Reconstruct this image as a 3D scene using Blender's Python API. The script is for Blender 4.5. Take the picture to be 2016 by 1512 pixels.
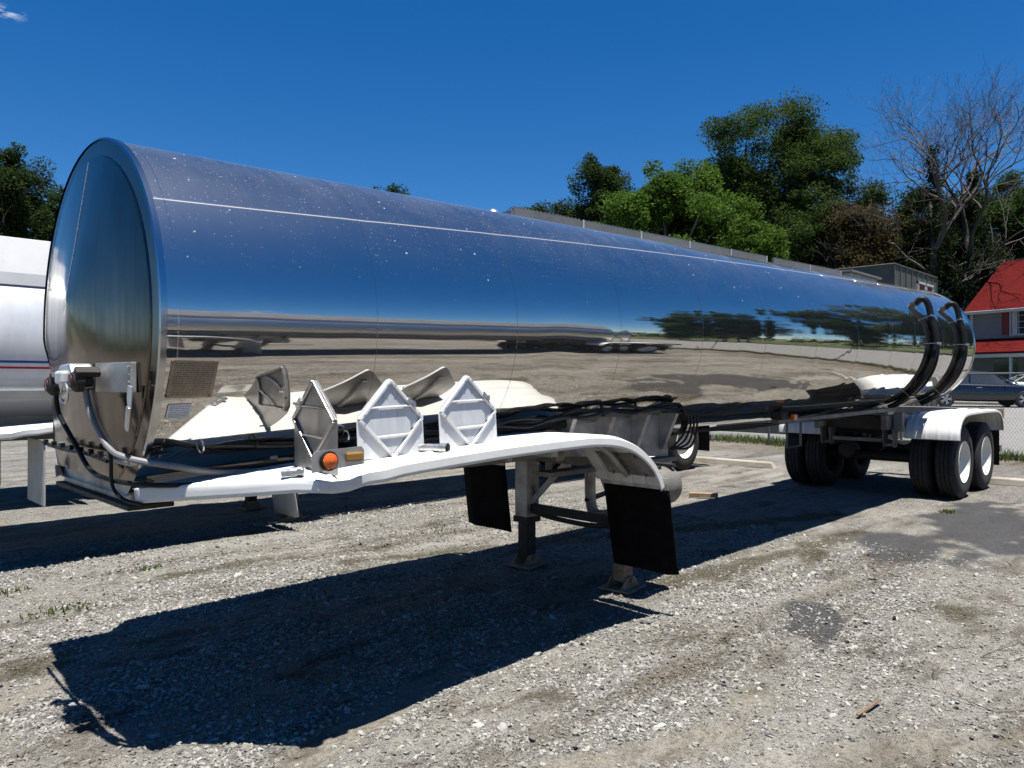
import bpy, math, random
import numpy as np
from mathutils import Vector, Matrix
random.seed(7); RNG = np.random.default_rng(7)
for o in list(bpy.data.objects): bpy.data.objects.remove(o)
S = bpy.context.scene
COL = S.collection
R_ = math.radians
# ------------------------------------------------------------------ camera
CAMP = Vector((0.0, -4.06, 1.65)); FPX = 1450.0; HY = 752.0
cd = bpy.data.cameras.new('camera'); cam = bpy.data.objects.new('camera', cd); COL.objects.link(cam)
cam.location = CAMP; cam.rotation_euler = (R_(90), 0, R_(-45))
cd.sensor_width = 36; cd.lens = FPX/2016*36; cd.shift_y = -4/2016; cd.clip_end = 3000; cd.clip_start = .05
S.camera = cam
# ------------------------------------------------------------------ light
SUN = Vector((-.055, -.18, 1.0)).normalized()
EL = math.asin(SUN.z); AZ = math.atan2(SUN.x, SUN.y)
w = bpy.data.worlds.new('World'); S.world = w; w.use_nodes = True
wt = w.node_tree; wt.nodes.clear()
sky = wt.nodes.new('ShaderNodeTexSky'); sky.sky_type = 'NISHITA'; sky.sun_disc = False
sky.sun_elevation = EL; sky.sun_rotation = AZ; sky.altitude = 1200; sky.air_density = 1.0; sky.dust_density = 0.0; sky.ozone_density = 4.0
bg = wt.nodes.new('ShaderNodeBackground'); bg.inputs['Strength'].default_value = 0.055
wo = wt.nodes.new('ShaderNodeOutputWorld')
wt.links.new(bg.outputs[0], wo.inputs[0])
sl = bpy.data.lights.new('sun', 'SUN'); sl.energy = 5.0; sl.angle = R_(.53); sl.color = (1, .965, .9)
so = bpy.data.objects.new('sun', sl); COL.objects.link(so); so.rotation_euler = SUN.to_track_quat('Z', 'Y').to_euler(); so.location = (0, 0, 30)
vs = S.view_settings; vs.view_transform = 'Standard'; vs.look = 'None'; vs.exposure = 1.12; vs.gamma = 1; vs.use_curve_mapping = False
S.render.engine = 'CYCLES'; S.cycles.max_bounces = 8; S.cycles.diffuse_bounces = 1; S.cycles.caustics_reflective = False; S.cycles.caustics_refractive = False; S.cycles.transparent_max_bounces = 16
S.cycles.sample_clamp_indirect = 6

def pix(px, depth):            # point on the horizon line of a pixel column, at a depth in metres
    a = (px-1008)/FPX*depth; c = math.sqrt(.5)
    return Vector((c*(depth+a), CAMP.y+c*(depth-a), 0))

# small cloud puffs drawn in the sky itself
def sky_clouds():
    tc = wt.nodes.new('ShaderNodeTexCoord')
    acc = None
    def dirpx(px, py):
        d = pix(px, 1)-Vector((0, CAMP.y, 0)); d.z = (HY-py)/FPX; return d.normalized()
    puffs = [(dirpx(8, 25), .022, 1.0), (Vector((.45, -.88, .16)).normalized(), .05, .8), (Vector((.2, -.95, .24)).normalized(), .06, .6)]
    no = wt.nodes.new('ShaderNodeTexNoise'); no.inputs['Scale'].default_value = 45; no.inputs['Detail'].default_value = 8; no.inputs['Roughness'].default_value = .65
    mp = wt.nodes.new('ShaderNodeMapping'); mp.inputs['Scale'].default_value = (1, 1, 3.0)
    wt.links.new(tc.outputs['Generated'], mp.inputs[0]); wt.links.new(mp.outputs[0], no.inputs['Vector'])
    nr = wt.nodes.new('ShaderNodeMapRange'); nr.inputs[1].default_value = .47; nr.inputs[2].default_value = .75
    wt.links.new(no.outputs[0], nr.inputs[0])
    for d, r, k in puffs:
        sub = wt.nodes.new('ShaderNodeVectorMath'); sub.operation = 'SUBTRACT'; sub.inputs[1].default_value = d
        wt.links.new(tc.outputs['Generated'], sub.inputs[0])
        sc = wt.nodes.new('ShaderNodeVectorMath'); sc.operation = 'MULTIPLY'; sc.inputs[1].default_value = (1/r, 1/r, 2.4/r)
        wt.links.new(sub.outputs[0], sc.inputs[0])
        ln = wt.nodes.new('ShaderNodeVectorMath'); ln.operation = 'LENGTH'; wt.links.new(sc.outputs[0], ln.inputs[0])
        mr = wt.nodes.new('ShaderNodeMapRange'); mr.inputs[1].default_value = 1; mr.inputs[2].default_value = .1; mr.inputs[3].default_value = 0; mr.inputs[4].default_value = k
        wt.links.new(ln.outputs['Value'], mr.inputs[0])
        if acc is None: acc = mr.outputs[0]
        else:
            mx = wt.nodes.new('ShaderNodeMath'); mx.operation = 'MAXIMUM'; wt.links.new(acc, mx.inputs[0]); wt.links.new(mr.outputs[0], mx.inputs[1]); acc = mx.outputs[0]
    mu = wt.nodes.new('ShaderNodeMath'); mu.operation = 'MULTIPLY'; wt.links.new(acc, mu.inputs[0]); wt.links.new(nr.outputs[0], mu.inputs[1])
    mix = wt.nodes.new('ShaderNodeMix'); mix.data_type = 'RGBA'
    wt.links.new(mu.outputs[0], mix.inputs[0])
    hs = wt.nodes.new('ShaderNodeHueSaturation'); hs.inputs['Saturation'].default_value = 1.36; hs.inputs['Hue'].default_value = .505
    wt.links.new(sky.outputs[0], hs.inputs['Color'])
    wt.links.new(hs.outputs[0], mix.inputs[6]); mix.inputs[7].default_value = (9, 9.3, 10, 1)
    wt.links.new(mix.outputs[2], bg.inputs[0])
sky_clouds()

# ------------------------------------------------------------------ materials
class NT:
    def __init__(s, name):
        s.m = bpy.data.materials.new(name); s.m.use_nodes = True; s.t = s.m.node_tree
        s.b = s.t.nodes['Principled BSDF']; s.out = s.t.nodes['Material Output']
    def n(s, typ, **k):
        nd = s.t.nodes.new('ShaderNode'+typ)
        for a, v in k.items():
            if hasattr(nd, a): setattr(nd, a, v)
            else: nd.inputs[a.replace('_', ' ')].default_value = v
        return nd
    def l(s, a, b): s.t.links.new(a, b)
    def co(s, scale=(1, 1, 1), out='Object'):
        c = s.n('TexCoord'); m = s.n('Mapping'); m.inputs['Scale'].default_value = scale; s.l(c.outputs[out], m.inputs[0]); return m.outputs[0]
    def noise(s, scale, detail=4, rough=.55, vec=None):
        x = s.n('TexNoise'); x.inputs['Scale'].default_value = scale; x.inputs['Detail'].default_value = detail; x.inputs['Roughness'].default_value = rough
        if vec is None: vec = s.co()
        s.l(vec, x.inputs['Vector']); return x.outputs[0]
    def rng(s, v, a, b, c=0., d=1.):
        m = s.n('MapRange'); 
        for i, q in enumerate((a, b, c, d)): m.inputs[i+1].default_value = q
        s.l(v, m.inputs[0]); return m.outputs[0]
    def mix(s, f, a, b):
        m = s.n('Mix'); m.data_type = 'RGBA'
        for i, q in ((0, f), (6, a), (7, b)):
            if isinstance(q, (tuple, list)): m.inputs[i].default_value = (*q[:3], 1)
            elif isinstance(q, (int, float)): m.inputs[i].default_value = q
            else: s.l(q, m.inputs[i])
        return m.outputs[2]
    def math(s, op, a, b=0.):
        m = s.n('Math'); m.operation = op
        for i, q in enumerate((a, b)):
            if isinstance(q, (int, float)): m.inputs[i].default_value = q
            else: s.l(q, m.inputs[i])
        return m.outputs[0]
    def set(s, **k):
        for a, v in k.items():
            i = s.b.inputs[a.replace('_', ' ')]
            if isinstance(v, (tuple, list)): i.default_value = (*v[:3], 1)
            elif isinstance(v, (int, float)): i.default_value = v
            else: s.l(v, i)
    def bump(s, h, dist=.01, strength=1., normal=None):
        b = s.n('Bump'); b.inputs['Distance'].default_value = dist; b.inputs['Strength'].default_value = strength
        s.l(h, b.inputs['Height'])
        if normal is not None: s.l(normal, b.inputs['Normal'])
        s.l(b.outputs[0], s.b.inputs['Normal']); return b.outputs[0]
M = {}
def simple(name, c, rough=.5, metal=0., var=.25, scale=6., dirt=None, bump=0., stretch=(1, 1, 1)):
    t = NT(name); v = t.co(stretch)
    a = t.noise(scale, 6, .6, v)
    c2 = tuple(x*(1-var) for x in c) if dirt is None else dirt
    col = t.mix(t.rng(a, .42, .72), c, c2)
    t.set(Base_Color=col, Metallic=metal, Roughness=t.rng(t.noise(scale*2.3, 3, .5, v), .3, .7, max(.02, rough-.08), min(1, rough+.1)))
    if bump: t.bump(t.noise(scale*12, 4, .6, v), bump)
    M[name] = t.m; return t.m

def mirror_steel(name, base, rough, wave, dust, spots):
    t = NT(name); ob = t.co()
    # sheet waviness
    wv = t.math('ADD', t.noise(1.0, 1.5, .4, t.co((.7, 1, 1))), t.math('MULTIPLY', t.noise(3.2, 1, .4, t.co((1.2, .8, .8))), .16))
    t.bump(wv, wave)
    geo = t.n('NewGeometry'); sep = t.n('SeparateXYZ'); t.l(geo.outputs['Normal'], sep.inputs[0])
    up = t.rng(sep.outputs[2], -.1, .95, 0, 1); up2 = t.math('POWER', up, 2.0)
    dn = t.math('ADD', t.math('MULTIPLY', t.noise(2.2, 7, .65, t.co((.8, 1.6, 1.6))), .6), t.math('MULTIPLY', t.noise(4, 7, .7, t.co((5, .6, .6))), .4))
    dustf = t.math('MULTIPLY', t.math('MULTIPLY', up2, t.rng(dn, .38, .64, .35, 1.35)), dust)
    # droppings and water spots
    vo = t.n('TexVoronoi'); vo.inputs['Scale'].default_value = 21; vo.inputs['Randomness'].default_value = 1; t.l(ob, vo.inputs['Vector'])
    sz = t.n('SeparateColor'); t.l(vo.outputs['Color'], sz.inputs[0])
    sp = t.math('LESS_THAN', vo.outputs['Distance'], t.math('MULTIPLY', t.math('POWER', sz.outputs[0], 5.), .14))
    sp = t.math('MULTIPLY', sp, t.rng(sep.outputs[2], .12, .5))
    vo2 = t.n('TexVoronoi'); vo2.inputs['Scale'].default_value = 60; t.l(ob, vo2.inputs['Vector'])
    s2 = t.n('SeparateColor'); t.l(vo2.outputs['Color'], s2.inputs[0])
    sp2 = t.math('MULTIPLY', t.math('LESS_THAN', vo2.outputs['Distance'], t.math('MULTIPLY', t.math('POWER', s2.outputs[1], 2.), .26)), t.rng(sep.outputs[2], .15, .7, 0, .3))
    sp = t.math('MULTIPLY', t.math('MAXIMUM', sp, sp2), spots)
    gl = t.b
    t.set(Base_Color=base, Metallic=1., Roughness=rough)
    # circumferential polishing lines spread highlights along the tank
    an = t.n('BsdfAnisotropic') if hasattr(bpy.types, 'ShaderNodeBsdfAnisotropic') else t.n('BsdfGlossy')
    an.inputs['Color'].default_value = (*base, 1); an.inputs['Roughness'].default_value = .2
    an.inputs['Anisotropy'].default_value = .93
    tg = t.n('Tangent'); tg.direction_type = 'RADIAL'; tg.axis = 'X'; t.l(tg.outputs[0], an.inputs['Tangent'])
    an.inputs['Rotation'].default_value = ANROT
    m1 = t.n('MixShader'); m1.inputs[0].default_value = .0035
    t.l(t.b.outputs[0], m1.inputs[1]); t.l(an.outputs[0], m1.inputs[2])
    hz = t.n('BsdfAnisotropic') if hasattr(bpy.types, 'ShaderNodeBsdfAnisotropic') else t.n('BsdfGlossy'); hz.inputs['Color'].default_value = (*base, 1); hz.inputs['Roughness'].default_value = .42
    mh = t.n('MixShader'); mh.inputs[0].default_value = .05; t.l(m1.outputs[0], mh.inputs[1]); t.l(hz.outputs[0], mh.inputs[2]); m1 = mh
    df = t.n('BsdfDiffuse'); df.inputs['Color'].default_value = (.40, .40, .385, 1)
    m2 = t.n('MixShader'); t.l(dustf, m2.inputs[0]); t.l(m1.outputs[0], m2.inputs[1]); t.l(df.outputs[0], m2.inputs[2])
    d2 = t.n('BsdfDiffuse'); d2.inputs['Color'].default_value = (.8, .8, .78, 1)
    m3 = t.n('MixShader'); t.l(sp, m3.inputs[0]); t.l(m2.outputs[0], m3.inputs[1]); t.l(d2.outputs[0], m3.inputs[2])
    t.l(m3.outputs[0], t.out.inputs[0]); M[name] = t.m
ANROT = 0.0
mirror_steel('polished_steel', (.60, .575, .54), .03, .0066, .065, .45)
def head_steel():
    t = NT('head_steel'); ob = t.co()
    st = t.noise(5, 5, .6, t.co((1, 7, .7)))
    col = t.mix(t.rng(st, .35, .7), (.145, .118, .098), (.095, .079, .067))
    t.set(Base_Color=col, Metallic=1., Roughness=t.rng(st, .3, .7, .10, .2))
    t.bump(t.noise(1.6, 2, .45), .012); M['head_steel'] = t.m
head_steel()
t = NT('steel_rim'); t.set(Base_Color=(.5, .5, .5), Metallic=1., Roughness=.16); M['steel_rim'] = t.m
t = NT('seam'); t.set(Base_Color=(.16, .16, .165), Metallic=.3, Roughness=.6); M['seam'] = t.m
simple('brushed', (.62, .62, .61), .38, .9, .25, 5, bump=.0005)
simple('aluminium_dull', (.42, .41, .39), .5, .6, .35, 5, dirt=(.2, .18, .16), bump=.0008)
simple('frame_grey', (.2, .195, .18), .6, .3, .4, 4, dirt=(.1, .085, .07), bump=.001)
simple('dark_steel', (.018, .0175, .017), .7, .1, .4, 6, dirt=(.03, .024, .019), bump=.001)
simple('rusty', (.22, .13, .075), .85, 0, .4, 9, dirt=(.36, .27, .2), bump=.002)
simple('white_paint', (.62, .62, .61), .35, 0, .12, 3, dirt=(.52, .51, .48))
simple('rim_white', (.62, .61, .59), .5, 0, .1, 5, dirt=(.62, .59, .54))
simple('rubber', (.009, .009, .0095), .8, 0, .3, 8, dirt=(.018, .017, .016), bump=.0015)
t = NT('hose_black'); t.set(Base_Color=(.006, .006, .0065), Roughness=t.rng(t.noise(20), .3, .7, .4, .6), Specular_IOR_Level=.25); M['hose_black'] = t.m
simple('hose_grey', (.19, .19, .19), .5, 0, .3, 10)
t = NT('flap'); t.set(Base_Color=t.mix(t.rng(t.noise(9, 6), .5, .7), (.0025, .0025, .0025), (.007, .0065, .006)), Roughness=.85, Specular_IOR_Level=.12); t.bump(t.noise(150, 3), .002); M['flap'] = t.m
simple('flap_grey', (.4, .4, .39), .6, .2, .3, 3, dirt=(.3, .29, .27))
simple('placard_alu', (.70, .705, .71), .42, .3, .15, 4, dirt=(.58, .58, .58), stretch=(3, 3, .6))
simple('placard_shaded', (.36, .355, .35), .4, .8, .2, 4, dirt=(.26, .255, .25), stretch=(3, 3, .6))  # darker copy of the placard metal, the front-facing holder's shade put into its colour
simple('placard_face', (.52, .53, .545), .35, .3, .25, 7, dirt=(.66, .665, .67), stretch=(2, 2, .5))
simple('red_part', (.07, .008, .006), .5, 0, .3, 10)
simple('zinc', (.6, .6, .6), .3, .9, .2, 20)
simple('grey_rail', (.17, .17, .17), .65, .1, .25, 3, dirt=(.12, .12, .115))
def lens(name, c):
    t = NT(name); t.set(Base_Color=c, Roughness=.18, Coat_Weight=.6)
    wv = t.n('TexWave'); wv.inputs['Scale'].default_value = 60; t.l(t.co(), wv.inputs['Vector']); t.bump(wv.outputs[1], .0015); M[name] = t.m
lens('amber', (.75, .13, .01)); lens('amber_old', (.32, .17, .03)); lens('red_lens', (.5, .03, .01))
def plate_mat(name, c, ink, rows, x0, sx):
    # flat print: lines of tiny letters on a certification plate
    t = NT(name); cc = t.n('TexCoord'); sp = t.n('SeparateXYZ'); t.l(cc.outputs['UV'], sp.inputs[0])
    v = t.math('MULTIPLY', sp.outputs[1], rows); fr = t.math('FRACT', v); fl = t.math('FLOOR', v)
    row = t.math('MULTIPLY', t.math('GREATER_THAN', fr, .3), t.math('LESS_THAN', fr, .8))
    cb = t.n('CombineXYZ'); t.l(t.math('MULTIPLY', sp.outputs[0], sx), cb.inputs[0]); t.l(fl, cb.inputs[1])
    wn = t.n('TexNoise'); wn.inputs['Scale'].default_value = 1.0; wn.inputs['Detail'].default_value = 3; t.l(cb.outputs[0], wn.inputs['Vector'])
    ch = t.math('GREATER_THAN', wn.outputs[0], .47)
    e = t.math('MULTIPLY', t.math('GREATER_THAN', sp.outputs[0], .07), t.math('LESS_THAN', sp.outputs[0], .93))
    e2 = t.math('MULTIPLY', t.math('GREATER_THAN', sp.outputs[1], .06), t.math('LESS_THAN', sp.outputs[1], .94))
    f = t.math('MULTIPLY', t.math('MULTIPLY', row, ch), t.math('MULTIPLY', e, e2))
    base = t.mix(t.rng(t.noise(14, 5), .4, .7), c, tuple(q*.75 for q in c))
    t.set(Base_Color=t.mix(t.math('MULTIPLY', f, .85), base, ink), Roughness=.45, Metallic=.3 if c[0] < .35 else 0.); M[name] = t.m
plate_mat('bronze_plate', (.30, .235, .16), (.09, .07, .05), 17, .05, 26)
plate_mat('paper_label', (.55, .56, .58), (.05, .06, .09), 8, .05, 22)

# ------------------------------------------------------------------ mesh builder
class MB:
    def __init__(s): s.v = []; s.f = []; s.uv = None
    def add(s, vs, fs):
        n = len(s.v); s.v += [tuple(p) for p in vs]; s.f += [tuple(i+n for i in q) for q in fs]; return s
    def box(s, c, d, rot=None):
        vs = [Vector((x*d[0]/2, y*d[1]/2, z*d[2]/2)) for x in (-1, 1) for y in (-1, 1) for z in (-1, 1)]
        if rot is not None: vs = [rot @ p for p in vs]
        c = Vector(c); return s.add([p+c for p in vs], [(0, 1, 3, 2), (4, 6, 7, 5), (0, 4, 5, 1), (2, 3, 7, 6), (0, 2, 6, 4), (1, 5, 7, 3)])
    def box2(s, a, b): return s.box([(a[i]+b[i])/2 for i in range(3)], [abs(b[i]-a[i]) for i in range(3)])
    def bar(s, a, b, w, h, up=(0, 0, 1)):
        a = Vector(a); b = Vector(b); d = (b-a); L = d.length; d.normalize(); u = Vector(up)
        sd = d.cross(u)
        if sd.length < 1e-4: sd = d.cross(Vector((1, 0, 0)))
        sd.normalize(); u = sd.cross(d)
        rot = Matrix((d, sd, u)).transposed(); return s.box((a+b)/2, (L, w, h), rot)
    def tube(s, pts, r, n=8, caps=True):
        pts = [Vector(p) for p in pts]; rs = r if isinstance(r, (list, tuple)) else [r]*len(pts)
        up = Vector((0, 0, 1)); vs = []; prev = None
        for i, p in enumerate(pts):
            d = (pts[min(i+1, len(pts)-1)]-pts[max(i-1, 0)]).normalized()
            if prev is None:
                a = d.cross(up) if abs(d.z) < .95 else d.cross(Vector((1, 0, 0)))
            else: a = prev-d*prev.dot(d)
            a.normalize(); prev = a; b = d.cross(a)
            for k in range(n):
                t = 2*math.pi*k/n; vs.append(p+(a*math.cos(t)+b*math.sin(t))*rs[i])
        fs = []
        for i in range(len(pts)-1):
            for k in range(n):
                k2 = (k+1) % n; fs.append((i*n+k, i*n+k2, (i+1)*n+k2, (i+1)*n+k))
        if caps: fs.append(tuple(range(n-1, -1, -1))); fs.append(tuple((len(pts)-1)*n+k for k in range(n)))
        return s.add(vs, fs)
    def lathe(s, prof, c, axis='Y', n=48):   # prof: (axial, radius)
        c = Vector(c); vs = []; fs = []; m = len(prof)
        for k in range(n):
            t = 2*math.pi*k/n; co, si = math.cos(t), math.sin(t)
            for a, r in prof:
                p = {'Y': (r*co, a, r*si), 'X': (a, r*co, r*si), 'Z': (r*co, r*si, a)}[axis]; vs.append(c+Vector(p))
        for k in range(n):
            k2 = (k+1) % n
            for i in range(m-1): fs.append((k*m+i, k*m+i+1, k2*m+i+1, k2*m+i))
        return s.add(vs, fs)
    def prism(s, poly, fn, a, b):     # 2D polygon extruded between a and b; fn(u, v, t) -> point
        n = len(poly); vs = [fn(u, v, a) for u, v in poly]+[fn(u, v, b) for u, v in poly]
        return s.add(vs, [tuple(range(n))[::-1], tuple(range(n, 2*n))]+[(i, (i+1) % n, n+(i+1) % n, n+i) for i in range(n)])
    def obj(s, name, mat, parent=None, smooth=False, bevel=0, solid=0, label=None):
        me = bpy.data.meshes.new(name); me.from_pydata(s.v, [], s.f); me.update()
        return mkobj(name, me, mat, parent, smooth, bevel, solid, label)
def mkobj(name, me, mat, parent=None, smooth=False, bevel=0, solid=0, label=None):
    me.materials.append(M[mat] if isinstance(mat, str) else mat)
    o = bpy.data.objects.new(name, me); COL.objects.link(o)
    if smooth:
        me.shade_smooth()
        if smooth != 'all' and hasattr(me, 'set_sharp_from_angle'): me.set_sharp_from_angle(angle=R_(38))
    if parent is not None: o.parent = parent
    if solid: m = o.modifiers.new('s', 'SOLIDIFY'); m.thickness = solid; m.offset = 0
    if bevel: m = o.modifiers.new('b', 'BEVEL'); m.width = bevel; m.segments = 2; m.limit_method = 'ANGLE'; m.angle_limit = R_(40)
    if label: o['label'] = label
    return o
def thing(name, label, cat, loc=(0, 0, 0), rz=0, group=None):
    o = bpy.data.objects.new(name, None); COL.objects.link(o); o.location = loc; o.rotation_euler = (0, 0, rz); o.empty_display_size = .3
    o['label'] = label; o['category'] = cat
    if group: o['group'] = group
    return o
def tag(o, label, cat, group=None):
    o['label'] = label; o['category'] = cat
    if group: o['group'] = group
    return o
def copy_tree(o, parent=None):
    c = o.copy(); COL.objects.link(c); c.parent = parent
    for ch in list(o.children): copy_tree(ch, c)
    return c
def smooth_path(pts, n=8):
    pts = [Vector(p) for p in pts]; out = []
    for i in range(len(pts)-1):
        p0 = pts[max(i-1, 0)]; p1 = pts[i]; p2 = pts[i+1]; p3 = pts[min(i+2, len(pts)-1)]
        for k in range(n):
            t = k/n; out.append(.5*((2*p1)+(-p0+p2)*t+(2*p0-5*p1+4*p2-p3)*t*t+(-p0+3*p1-3*p2+p3)*t**3))
    out.append(pts[-1]); return out
def vnoise(x, y, seed=0):      # value noise on arrays
    xi = np.floor(x).astype(np.int64); yi = np.floor(y).astype(np.int64); fx = x-xi; fy = y-yi
    fx = fx*fx*(3-2*fx); fy = fy*fy*(3-2*fy)
    def h(a, b):
        n = (a*374761393+b*668265263+seed*1442695041) & 0xffffffff; n = ((n ^ (n >> 13))*1274126177) & 0xffffffff
        return ((n ^ (n >> 16)) & 0xffff)/65535.
    return (h(xi, yi)*(1-fx)+h(xi+1, yi)*fx)*(1-fy)+(h(xi, yi+1)*(1-fx)+h(xi+1, yi+1)*fx)*fy
def fbm(x, y, seed=0, o=4):
    a = .5; r = 0*x; t = 0
    for i in range(o): r = r+a*vnoise(x, y, seed+i); t += a; a *= .5; x = x*2.03+3.1; y = y*2.03+1.7
    return r/t

# ------------------------------------------------------------------ ground
def G(px, py, z=0.):           # ground point under a photo pixel
    d = FPX*(CAMP.z-z)/(py-HY); p = pix(px, d); return Vector((p.x, p.y, z))
def rise(x):
    t = np.clip((np.asarray(x, float)-20.5)/15, 0, 1); return .62*t*t*(3-2*t)
def blob(x, y, px, py, ru, rv, ang=0.):
    c = G(px, py); a = math.radians(ang); dx = x-c.x; dy = y-c.y
    u = (dx*math.cos(a)+dy*math.sin(a))/ru; v = (-dx*math.sin(a)+dy*math.cos(a))/rv
    return np.exp(-(u*u+v*v))
def strip(x, y, pa, pb, wd):
    a = G(*pa); b = G(*pb); d = b-a; L2 = d.x*d.x+d.y*d.y
    t = np.clip(((x-a.x)*d.x+(y-a.y)*d.y)/L2, 0, 1); q = np.hypot(x-a.x-t*d.x, y-a.y-t*d.y)
    return np.exp(-(q/wd)**2)
def masks(x, y):
    n1 = fbm(x*.55, y*1.3, 3); n2 = fbm(x*1.7+9, y*2.6, 11); n3 = fbm(x*5, y*6, 23); n4 = fbm(x*.9, y*2.4, 41)
    asph = np.maximum.reduce([blob(x, y, 1780, 1075, 1.1, .42, 10), blob(x, y, 1940, 1035, 2.2, .6, 8), blob(x, y, 1610, 1225, .55, .2, 25)])
    asph = np.clip((asph+.8*(n2-.5)+.6*(n3-.5)-.30)*5, 0, 1)*(x < 14.5)
    moss = np.maximum.reduce([blob(x, y, 1600, 1090, .5, .16, 12), blob(x, y, 60, 1320, .45, .13, 0), blob(x, y, 1080, 1065, 1.1, .18, 5), blob(x, y, 1430, 1128, .5, .12, 5), .8*blob(x, y, 450, 1110, .8, .2, 0), .75*blob(x, y, 1900, 1200, .5, .4, 0), .7*blob(x, y, 1500, 1350, .3, .15, 0), .85*strip(x, y, (700, 1105), (1650, 1010), .22), .8*strip(x, y, (1300, 1150), (1700, 1050), .2), .7*strip(x, y, (0, 1310), (400, 1240), .12)])
    moss = np.clip((moss*1.25+1.1*(n2-.5)+.9*(n3-.5)-.55)*3.5, 0, 1)*(1-asph)
    silt = np.maximum.reduce([strip(x, y, (870, 1325), (520, 1540), .13), strip(x, y, (1100, 1520), (1420, 1440), .12), .8*blob(x, y, 1470, 1370, .25, .12, 0), .9*blob(x, y, 1830, 1010, .5, .3, 10), .8*strip(x, y, (130, 1330), (0, 1390), .2), .7*strip(x, y, (1500, 1490), (2016, 1450), .15)])
    silt = np.clip((silt+.8*(n2-.5)+.35*(n3-.5)-.35)*3, 0, 1)*(1-asph)
    litter = np.clip((np.exp(-((x-17.4)/.9)**2)+.6*blob(x, y, 150, 1340, .35, .15)+.8*(n2-.5)-.3)*3, 0, 1)
    stone = np.clip((n1*.9+n4*.9-.74+.35*(n3-.5))*3.2, 0, 1)
    stone = np.clip(np.maximum(stone*1.15, .22)*(1-.97*silt)*(1-.8*asph)*(1-.9*moss), 0, 1)
    return stone, moss, asph, silt, litter
def gheight(x, y):
    near = np.exp(-np.maximum(0, np.hypot(x-4, y+1)-9)**2/30)
    h = (fbm(x*.5, y*.5, 5)-.5)*.02+(fbm(x*2.1, y*3.3, 6)-.5)*.018+(fbm(x*9, y*9, 8, 3)-.5)*.012
    rut = -.02*strip(x, y, (870, 1325), (520, 1540), .11)+.014*strip(x, y, (930, 1340), (640, 1540), .05)
    rg = .03*np.clip(fbm(x*4, y*4, 31)-.52, 0, 1)*4*np.maximum(strip(x, y, (1480, 1480), (2016, 1440), .16), blob(x, y, 1480, 1400, .3, .12))
    return near*(h+rut+rg)-.008*near+rise(x)
def make_ground():
    def axis(lo, a, b, hi, st):
        f = np.arange(a, b, st); g = []; d = st; q = a
        while q > lo: d *= 1.25; q -= d; g.append(q)
        g2 = []; d = st; q = b
        while q < hi: d = min(d*1.25, 40 if q > 60 else 2.0); q += d; g2.append(q)
        return np.concatenate([g[::-1], f, g2])
    xs = axis(-600, -2.5, 12, 900, .055); ys = axis(-700, -4.5, 5, 800, .055)
    X, Y = np.meshgrid(xs, ys, indexing='ij'); Z = gheight(X, Y)
    st, mo, asp, si, li = masks(X, Y)
    nx, ny = X.shape; co = np.stack([X, Y, Z], -1).reshape(-1, 3)
    i = np.arange(nx-1)[:, None]*ny+np.arange(ny-1)[None]; q = np.stack([i, i+ny, i+ny+1, i+1], -1).reshape(-1, 4)
    me = bpy.data.meshes.new('ground'); me.vertices.add(len(co)); me.vertices.foreach_set('co', co.ravel())
    me.loops.add(q.size); me.loops.foreach_set('vertex_index', q.ravel().astype(np.int32))
    me.polygons.add(len(q)); me.polygons.foreach_set('loop_start', np.arange(0, q.size, 4, dtype=np.int32)); me.update(calc_edges=True)
    for nm, (a, b, c) in {'cover_a': (st, mo, asp), 'cover_b': (si, li, li*0)}.items():
        at = me.attributes.new(nm, 'FLOAT_VECTOR', 'POINT'); at.data.foreach_set('vector', np.stack([a, b, c], -1).reshape(-1).astype(np.float32))
    t = NT('gravel_ground'); v = t.co()
    A = t.n('Attribute'); A.attribute_name = 'cover_a'; B = t.n('Attribute'); B.attribute_name = 'cover_b'
    sa = t.n('SeparateXYZ'); t.l(A.outputs['Vector'], sa.inputs[0]); sb = t.n('SeparateXYZ'); t.l(B.outputs['Vector'], sb.inputs[0])
    def vor(sc):
        q = t.n('TexVoronoi'); q.inputs['Scale'].default_value = sc; t.l(v, q.inputs['Vector']); return q
    v1, v2 = vor(62), vor(125)
    g1 = t.n('SeparateColor'); t.l(v1.outputs['Color'], g1.inputs[0]); g2 = t.n('SeparateColor'); t.l(v2.outputs['Color'], g2.inputs[0])
    def ramp(src, cs):
        r = t.n('ValToRGB'); e = r.color_ramp.elements; e[0].position, e[0].color = cs[0][0], (*cs[0][1], 1); e[1].position, e[1].color = cs[-1][0], (*cs[-1][1], 1)
        for p, c in cs[1:-1]: k = e.new(p); k.color = (*c, 1)
        t.l(src, r.inputs[0]); return r.outputs[0]
    dirt = t.mix(t.rng(t.noise(4, 8, .7), .35, .7), (.205, .188, .155), (.125, .112, .088))
    dirt = t.mix(t.rng(t.noise(160, 3, .75), .35, .7), dirt, (.30, .285, .25))
    peb = ramp(g1.outputs[0], [(0, (.05, .049, .048)), (.3, (.17, .165, .152)), (.6, (.26, .252, .234)), (1, (.36, .353, .335))])
    peb2 = ramp(g2.outputs[2], [(0, (.045, .043, .04)), (.45, (.215, .206, .186)), (1, (.42, .41, .385))])
    pm2 = t.math('MULTIPLY', t.math('GREATER_THAN', t.math('ADD', t.math('MULTIPLY', sa.outputs[0], .7), .35), g2.outputs[1]), t.rng(v2.outputs['Distance'], .66, .5))
    pm = t.math('MULTIPLY', t.math('GREATER_THAN', t.math('ADD', t.math('MULTIPLY', sa.outputs[0], .75), .05), g1.outputs[1]), t.rng(v1.outputs['Distance'], .6, .48))
    col = t.mix(pm2, dirt, peb2); col = t.mix(pm, col, peb)
    siltc = t.mix(t.rng(t.noise(7, 8, .7), .3, .7), (.27, .248, .205), (.205, .186, .15))
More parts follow.
